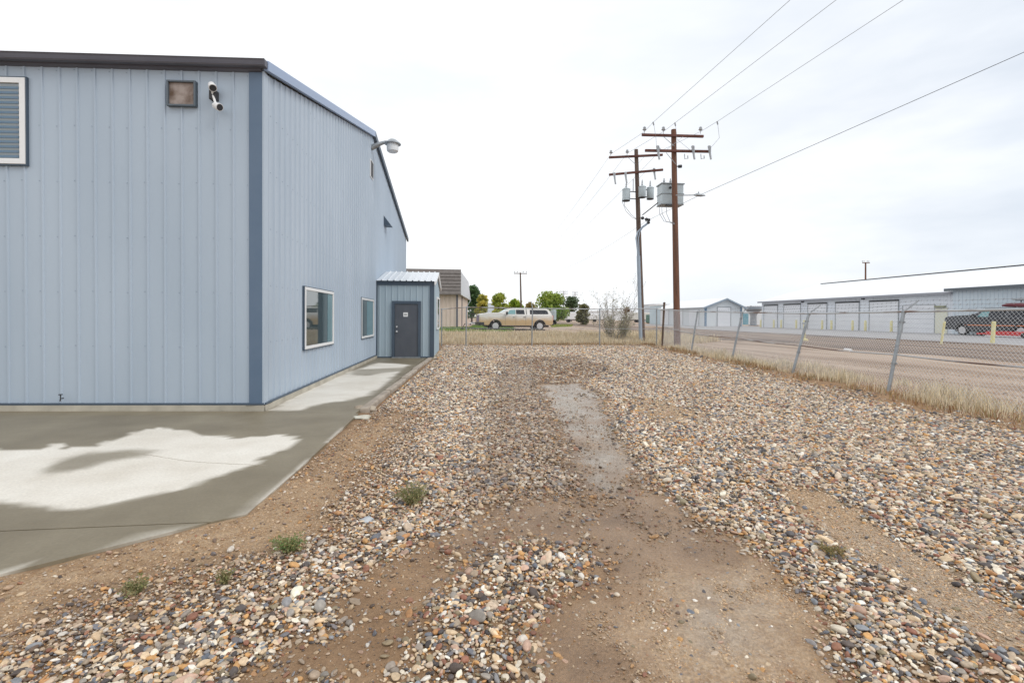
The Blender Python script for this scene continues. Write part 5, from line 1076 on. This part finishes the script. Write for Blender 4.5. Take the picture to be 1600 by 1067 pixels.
# weeds in the gravel
def weed(px, py, wpx, hpx, lab, cols, n, seed):
    q = G(px, py); q.z = tz(q.x, q.y); sc_ = q.y/F; Wd, H = wpx*sc_, hpx*sc_*1.15; o = thing('weed', q, lab, 'weed', 'weeds growing through the gravel'); rr = random.Random(seed); mb = MB(); pts_ = []
    for k in range(n):
        a = rr.uniform(0, 6.28); L_ = Wd/2*rr.uniform(.3, 1.05); e_ = q+Vector((math.cos(a)*L_, math.sin(a)*L_, H*rr.uniform(.35, 1)*(1-.45*L_/Wd))); m_ = q.lerp(e_, .5)+Vector((0, 0, H*.15)); mb.tube([q+Vector((math.cos(a)*.01, math.sin(a)*.01, -.01)), m_, e_], [.0022, .0017, .0008], 4, False)
        for j in range(9): f_ = rr.uniform(.25, 1); p = q.lerp(m_, f_*2) if f_ < .5 else m_.lerp(e_, f_*2-1); pts_.append(tuple(p+Vector((rr.gauss(0, .008), rr.gauss(0, .008), rr.gauss(0, .006)))))
    mb.build('stems', mat('weed_stem', (.22,.22,.10), .8), o); cluster_mesh('leaves', np.array(pts_), 0, .0085, lm, o, pal(len(pts_), cols))
GRN = [(.20,.21,.08), (.28,.26,.12), (.34,.29,.15), (.16,.18,.08), (.30,.22,.12)]
weed(643, 790, 62, 34, 'largest grey-green weed tuft left of the muddy track', GRN, 110, 1)
weed(452, 864, 58, 28, 'green weed sprawling near the slab corner', [(.15,.24,.08), (.22,.28,.11), (.32,.28,.13)], 70, 2)
weed(352, 914, 32, 26, 'small wispy weed in the lower left gravel', GRN, 26, 3)
weed(215, 926, 50, 22, 'low dark weed nearest the lower left slab edge', GRN, 32, 4)
weed(1300, 868, 60, 16, 'faint brown weed in the gravel right of the track', [(.28,.18,.08), (.34,.26,.12), (.2,.17,.07)], 50, 6)
# loose stones by the kerb end
def rock(px, py, wpx, lab, m, fl=.5, z=0):
    q = G(px, py); q.z = tz(q.x, q.y)+z; r_ = wpx*q.y/F/2; rr = random.Random(int(px)); bm_ = MB(); import bmesh
    bm = bmesh.new(); bmesh.ops.create_icosphere(bm, subdivisions=3, radius=1)
    for v in bm.verts: n_ = Vector(v.co); k = 1+.18*math.sin(n_.x*3+px)+.12*math.sin(n_.y*5+n_.z*4+px); v.co = Vector((n_.x*r_*k, n_.y*r_*.75*k, n_.z*r_*fl*k))
    me = bpy.data.meshes.new('rock'); bm.to_mesh(me); bm.free(); me.materials.append(m); me.polygons.foreach_set('use_smooth', [True]*len(me.polygons)); o = bpy.data.objects.new('rock', me); C.objects.link(o); o.location = q+Vector((0, 0, r_*fl*.4)); tag(o, lab, 'rock')
rock(565, 656, 24, 'flat white stone at the near end of the kerb', mat('white_stone', (.62,.60,.52), .7, 0, (.5,.48,.40), 12), .35)
rock(570, 641, 30, 'brownish broken concrete lump at the near end of the kerb', mat('brown_stone', (.30,.24,.18), .8, 0, (.42,.36,.28), 9), .45)
rock(572, 816, 22, 'pale blue-grey stone larger than its neighbours left of the weed', mat('bluegrey_stone', (.36,.39,.42), .6, 0, (.5,.52,.54), 15), .4)
rock(150, 846, 14, 'dark stone lying by the slab edge at the lower left', mat('dark_stone', (.08,.08,.09), .6, 0, (.16,.16,.17), 15), .4)
# ------------------------------------------------------------ river gravel (stuff): real pebbles, instanced
def inview(x, y, m=2.0):
    l = -(x*math.cos(YAW)-y*math.sin(YAW)); d = x*math.sin(YAW)+y*math.cos(YAW); return (np.abs(l) < d*800/F+m) & (y > 1.2)
def zone(y0, y1, per_m2, rmed, dfun, spread=.34):
    x0, x1 = -9.5, 13.5; n = int((y1-y0)*(x1-x0)*per_m2); x = RNG.uniform(x0, x1, n); y = RNG.uniform(y0, y1, n)
    k = inview(x, y) & (x > CX-.6-0*y) | (inview(x, y) & (y < 6.6)); x, y = x[k], y[k]
    k = (sdf(slabw, x, y) > .03) & ~((y > 6.0) & (x < PYK(y))); x, y = x[k], y[k]
    d, wv_, sv, ww = masks(x, y); k = RNG.random(len(x)) < dfun(d, wv_, sv); x, y, wv_, sv = x[k], y[k], wv_[k], sv[k]
    r = rmed*np.exp(RNG.normal(size=len(x))*spread); return x, y, r, wv_, sv
ka, kbv = Vector((*ptsS[1], 0)), Vector((kB.x+.2, VY, 0))
def PYK(y): return np.where(y < kbv.y, ka.x+.14+(kbv.x-ka.x)*(y-ka.y)/(kbv.y-ka.y), vx1+.05)
left_small = lambda x, y: 1-sst(.2, 1.6, sdf(slabw, x, y))
Zs = []
big = lambda d, w_, s: d**1.3*(1-.35*s)
Zs.append(zone(1.2, 3.0, 4800, .0084, big, .40)); Zs.append(zone(3.0, 4.4, 3700, .0097, big, .38)); Zs.append(zone(4.4, 7.5, 2700, .0118, big, .35)); Zs.append(zone(7.5, 13, 1500, .0155, big, .3)); Zs.append(zone(13, 29.2, 650, .0225, big, .28))
# smaller stones between them, grit on the sandy patches
gr = lambda d, w_, s: np.clip(d*.35+.85*s-.35*w_+.16, .14, 1)
Zs.append(zone(1.2, 4.2, 8500, .0032, gr, .42)); Zs.append(zone(4.2, 8, 3200, .0050, gr, .38)); Zs.append(zone(8, 20, 300, .010, gr, .3))
# a few bigger cobbles
Zs.append(zone(1.2, 9, 45, .021, lambda d, w_, s: d, .22))
PX_, PYY, PR, PW, PS = [np.concatenate([z[i] for z in Zs]) for i in range(5)]
# near the slab the stones are smaller
ls = left_small(PX_, PYY); PR = PR*(1-.45*ls*(PYY < 9))
n = len(PX_); print('pebbles', n)
MK = masks(PX_, PYY); PZ = terrain(PX_, PYY)-.022*MK[3]+PR*(.15+.35*RNG.random(n))+.006*(PR > .007)*sst(.3, .8, MK[0])-PR*.25*MK[3]
CP = np.array([(.68,.52,.34), (.80,.72,.58), (.60,.48,.36), (.84,.80,.72), (.60,.33,.12), (.46,.23,.09), (.27,.11,.07), (.54,.36,.27), (.12,.145,.18), (.24,.27,.30), (.035,.038,.045), (.07,.075,.085), (.30,.28,.25), (.25,.21,.13), (.42,.34,.25)])
CW = np.array([14, 11, 9, 5, 7, 5, 6, 6, 7, 5, 8, 8, 6, 7, 11], float); CW /= CW.sum()
col = CP[RNG.choice(len(CP), n, p=CW)]*(.78+.4*RNG.random((n, 1)))
tanm = np.clip(.22+PW*.5+ls*.45, 0, .8)[:, None]*(.4+.6*RNG.random((n, 1))); col = col*(1-tanm)+np.array((.30,.175,.09))*tanm*(.5+.9*RNG.random((n, 1)))
tan2 = (np.clip(PS, 0, 1)*.65*(PR < .008))[:, None]; col = col*(1-tan2)+np.array((.50,.33,.18))*tan2*(.5+.9*RNG.random((n, 1)))
col = np.clip(col*(1.07-.30*np.clip(PW, 0, 1)[:, None]), .02, .88)
me = bpy.data.meshes.new('gravel'); me.vertices.add(n); me.vertices.foreach_set('co', np.c_[PX_, PYY, PZ].astype(np.float32).ravel())
def addat(nm, typ, key, arr): at = me.attributes.new(nm, typ, 'POINT'); at.data.foreach_set(key, np.asarray(arr).ravel())
addat('pcol', 'FLOAT_COLOR', 'color', np.c_[col, np.ones(n)].astype(np.float32))
sc3 = np.c_[PR*(.95+.5*RNG.random(n)), PR*(.7+.35*RNG.random(n)), PR*(.38+.34*RNG.random(n))]
addat('pscale', 'FLOAT_VECTOR', 'vector', sc3.astype(np.float32))
addat('prot', 'FLOAT_VECTOR', 'vector', np.c_[RNG.normal(size=n)*.28, RNG.normal(size=n)*.28, RNG.random(n)*6.283].astype(np.float32))
addat('pidx', 'INT', 'value', RNG.integers(0, 8, n).astype(np.int32)); addat('pwet', 'FLOAT', 'value', PW.astype(np.float32))
gravel = bpy.data.objects.new('gravel', me); C.objects.link(gravel); tag(gravel, 'multicoloured river pebbles spread over the yard', kind='stuff')
pm = bpy.data.materials.new('pebble'); pm.use_nodes = True; t = pm.node_tree; b = t.nodes['Principled BSDF']; wr_ = t.nodes.new('ShaderNodeMapRange'); wr_.inputs[3].default_value = .6; wr_.inputs[4].default_value = .3; t.links.new(attr(t, 'pwet', 'INSTANCER').outputs['Fac'], wr_.inputs[0]); t.links.new(wr_.outputs[0], b.inputs['Roughness'])
pa = attr(t, 'pcol', 'INSTANCER'); oc = t.nodes.new('ShaderNodeTexCoord'); nn_ = noise(t, 1.6, 5, .65, oc.outputs['Object']); rp2 = ramp(t, nn_.outputs[0], [(.3, (.78,.78,.78)), (.7, (1.2,1.2,1.2))])
t.links.new(mixc(t, 1.0, pa.outputs['Color'], rp2.outputs[0], 'MULTIPLY'), b.inputs['Base Color'])
ng = bpy.data.node_groups.new('pebbles', 'GeometryNodeTree'); ng.interface.new_socket('Geometry', in_out='INPUT', socket_type='NodeSocketGeometry'); ng.interface.new_socket('Geometry', in_out='OUTPUT', socket_type='NodeSocketGeometry')
gn = ng.nodes.new; gl = ng.links.new; gi = gn('NodeGroupInput'); go = gn('NodeGroupOutput'); join = gn('GeometryNodeJoinGeometry'); 
for k in range(8):
    ic = gn('GeometryNodeMeshIcoSphere'); ic.inputs['Radius'].default_value = 1; ic.inputs['Subdivisions'].default_value = 3 if k < 8 else 2
    sp_ = gn('GeometryNodeSetPosition'); nz = gn('ShaderNodeTexNoise'); nz.noise_dimensions = '4D'; nz.inputs['W'].default_value = k*3.7; nz.inputs['Scale'].default_value = .55; nz.inputs['Detail'].default_value = 1.5
    vm = gn('ShaderNodeVectorMath'); vm.operation = 'SUBTRACT'; vm.inputs[1].default_value = (.5, .5, .5); vs2 = gn('ShaderNodeVectorMath'); vs2.operation = 'SCALE'; vs2.inputs['Scale'].default_value = 1.25
    gl(nz.outputs['Color'], vm.inputs[0]); gl(vm.outputs[0], vs2.inputs[0]); gl(ic.outputs['Mesh'], sp_.inputs['Geometry']); gl(vs2.outputs[0], sp_.inputs['Offset'])
    ss = gn('GeometryNodeSetShadeSmooth'); gl(sp_.outputs[0], ss.inputs['Geometry']); sm = gn('GeometryNodeSetMaterial'); sm.inputs['Material'].default_value = pm; gl(ss.outputs[0], sm.inputs['Geometry'])
    ti = gn('GeometryNodeGeometryToInstance'); gl(sm.outputs[0], ti.inputs[0]); gl(ti.outputs[0], join.inputs[0])
def na(nm, ty): a = gn('GeometryNodeInputNamedAttribute'); a.data_type = ty; a.inputs['Name'].default_value = nm; return a.outputs['Attribute']
iop = gn('GeometryNodeInstanceOnPoints'); iop.inputs['Pick Instance'].default_value = True; m2p = gn('GeometryNodeMeshToPoints')
e2r = gn('FunctionNodeEulerToRotation'); gl(na('prot', 'FLOAT_VECTOR'), e2r.inputs[0])
gl(gi.outputs[0], m2p.inputs['Mesh']); gl(m2p.outputs[0], iop.inputs['Points']); gl(join.outputs[0], iop.inputs['Instance']); gl(na('pidx', 'INT'), iop.inputs['Instance Index']); gl(e2r.outputs[0], iop.inputs['Rotation']); gl(na('pscale', 'FLOAT_VECTOR'), iop.inputs['Scale']); gl(iop.outputs[0], go.inputs[0])
md = gravel.modifiers.new('pebbles', 'NODES'); md.node_group = ng
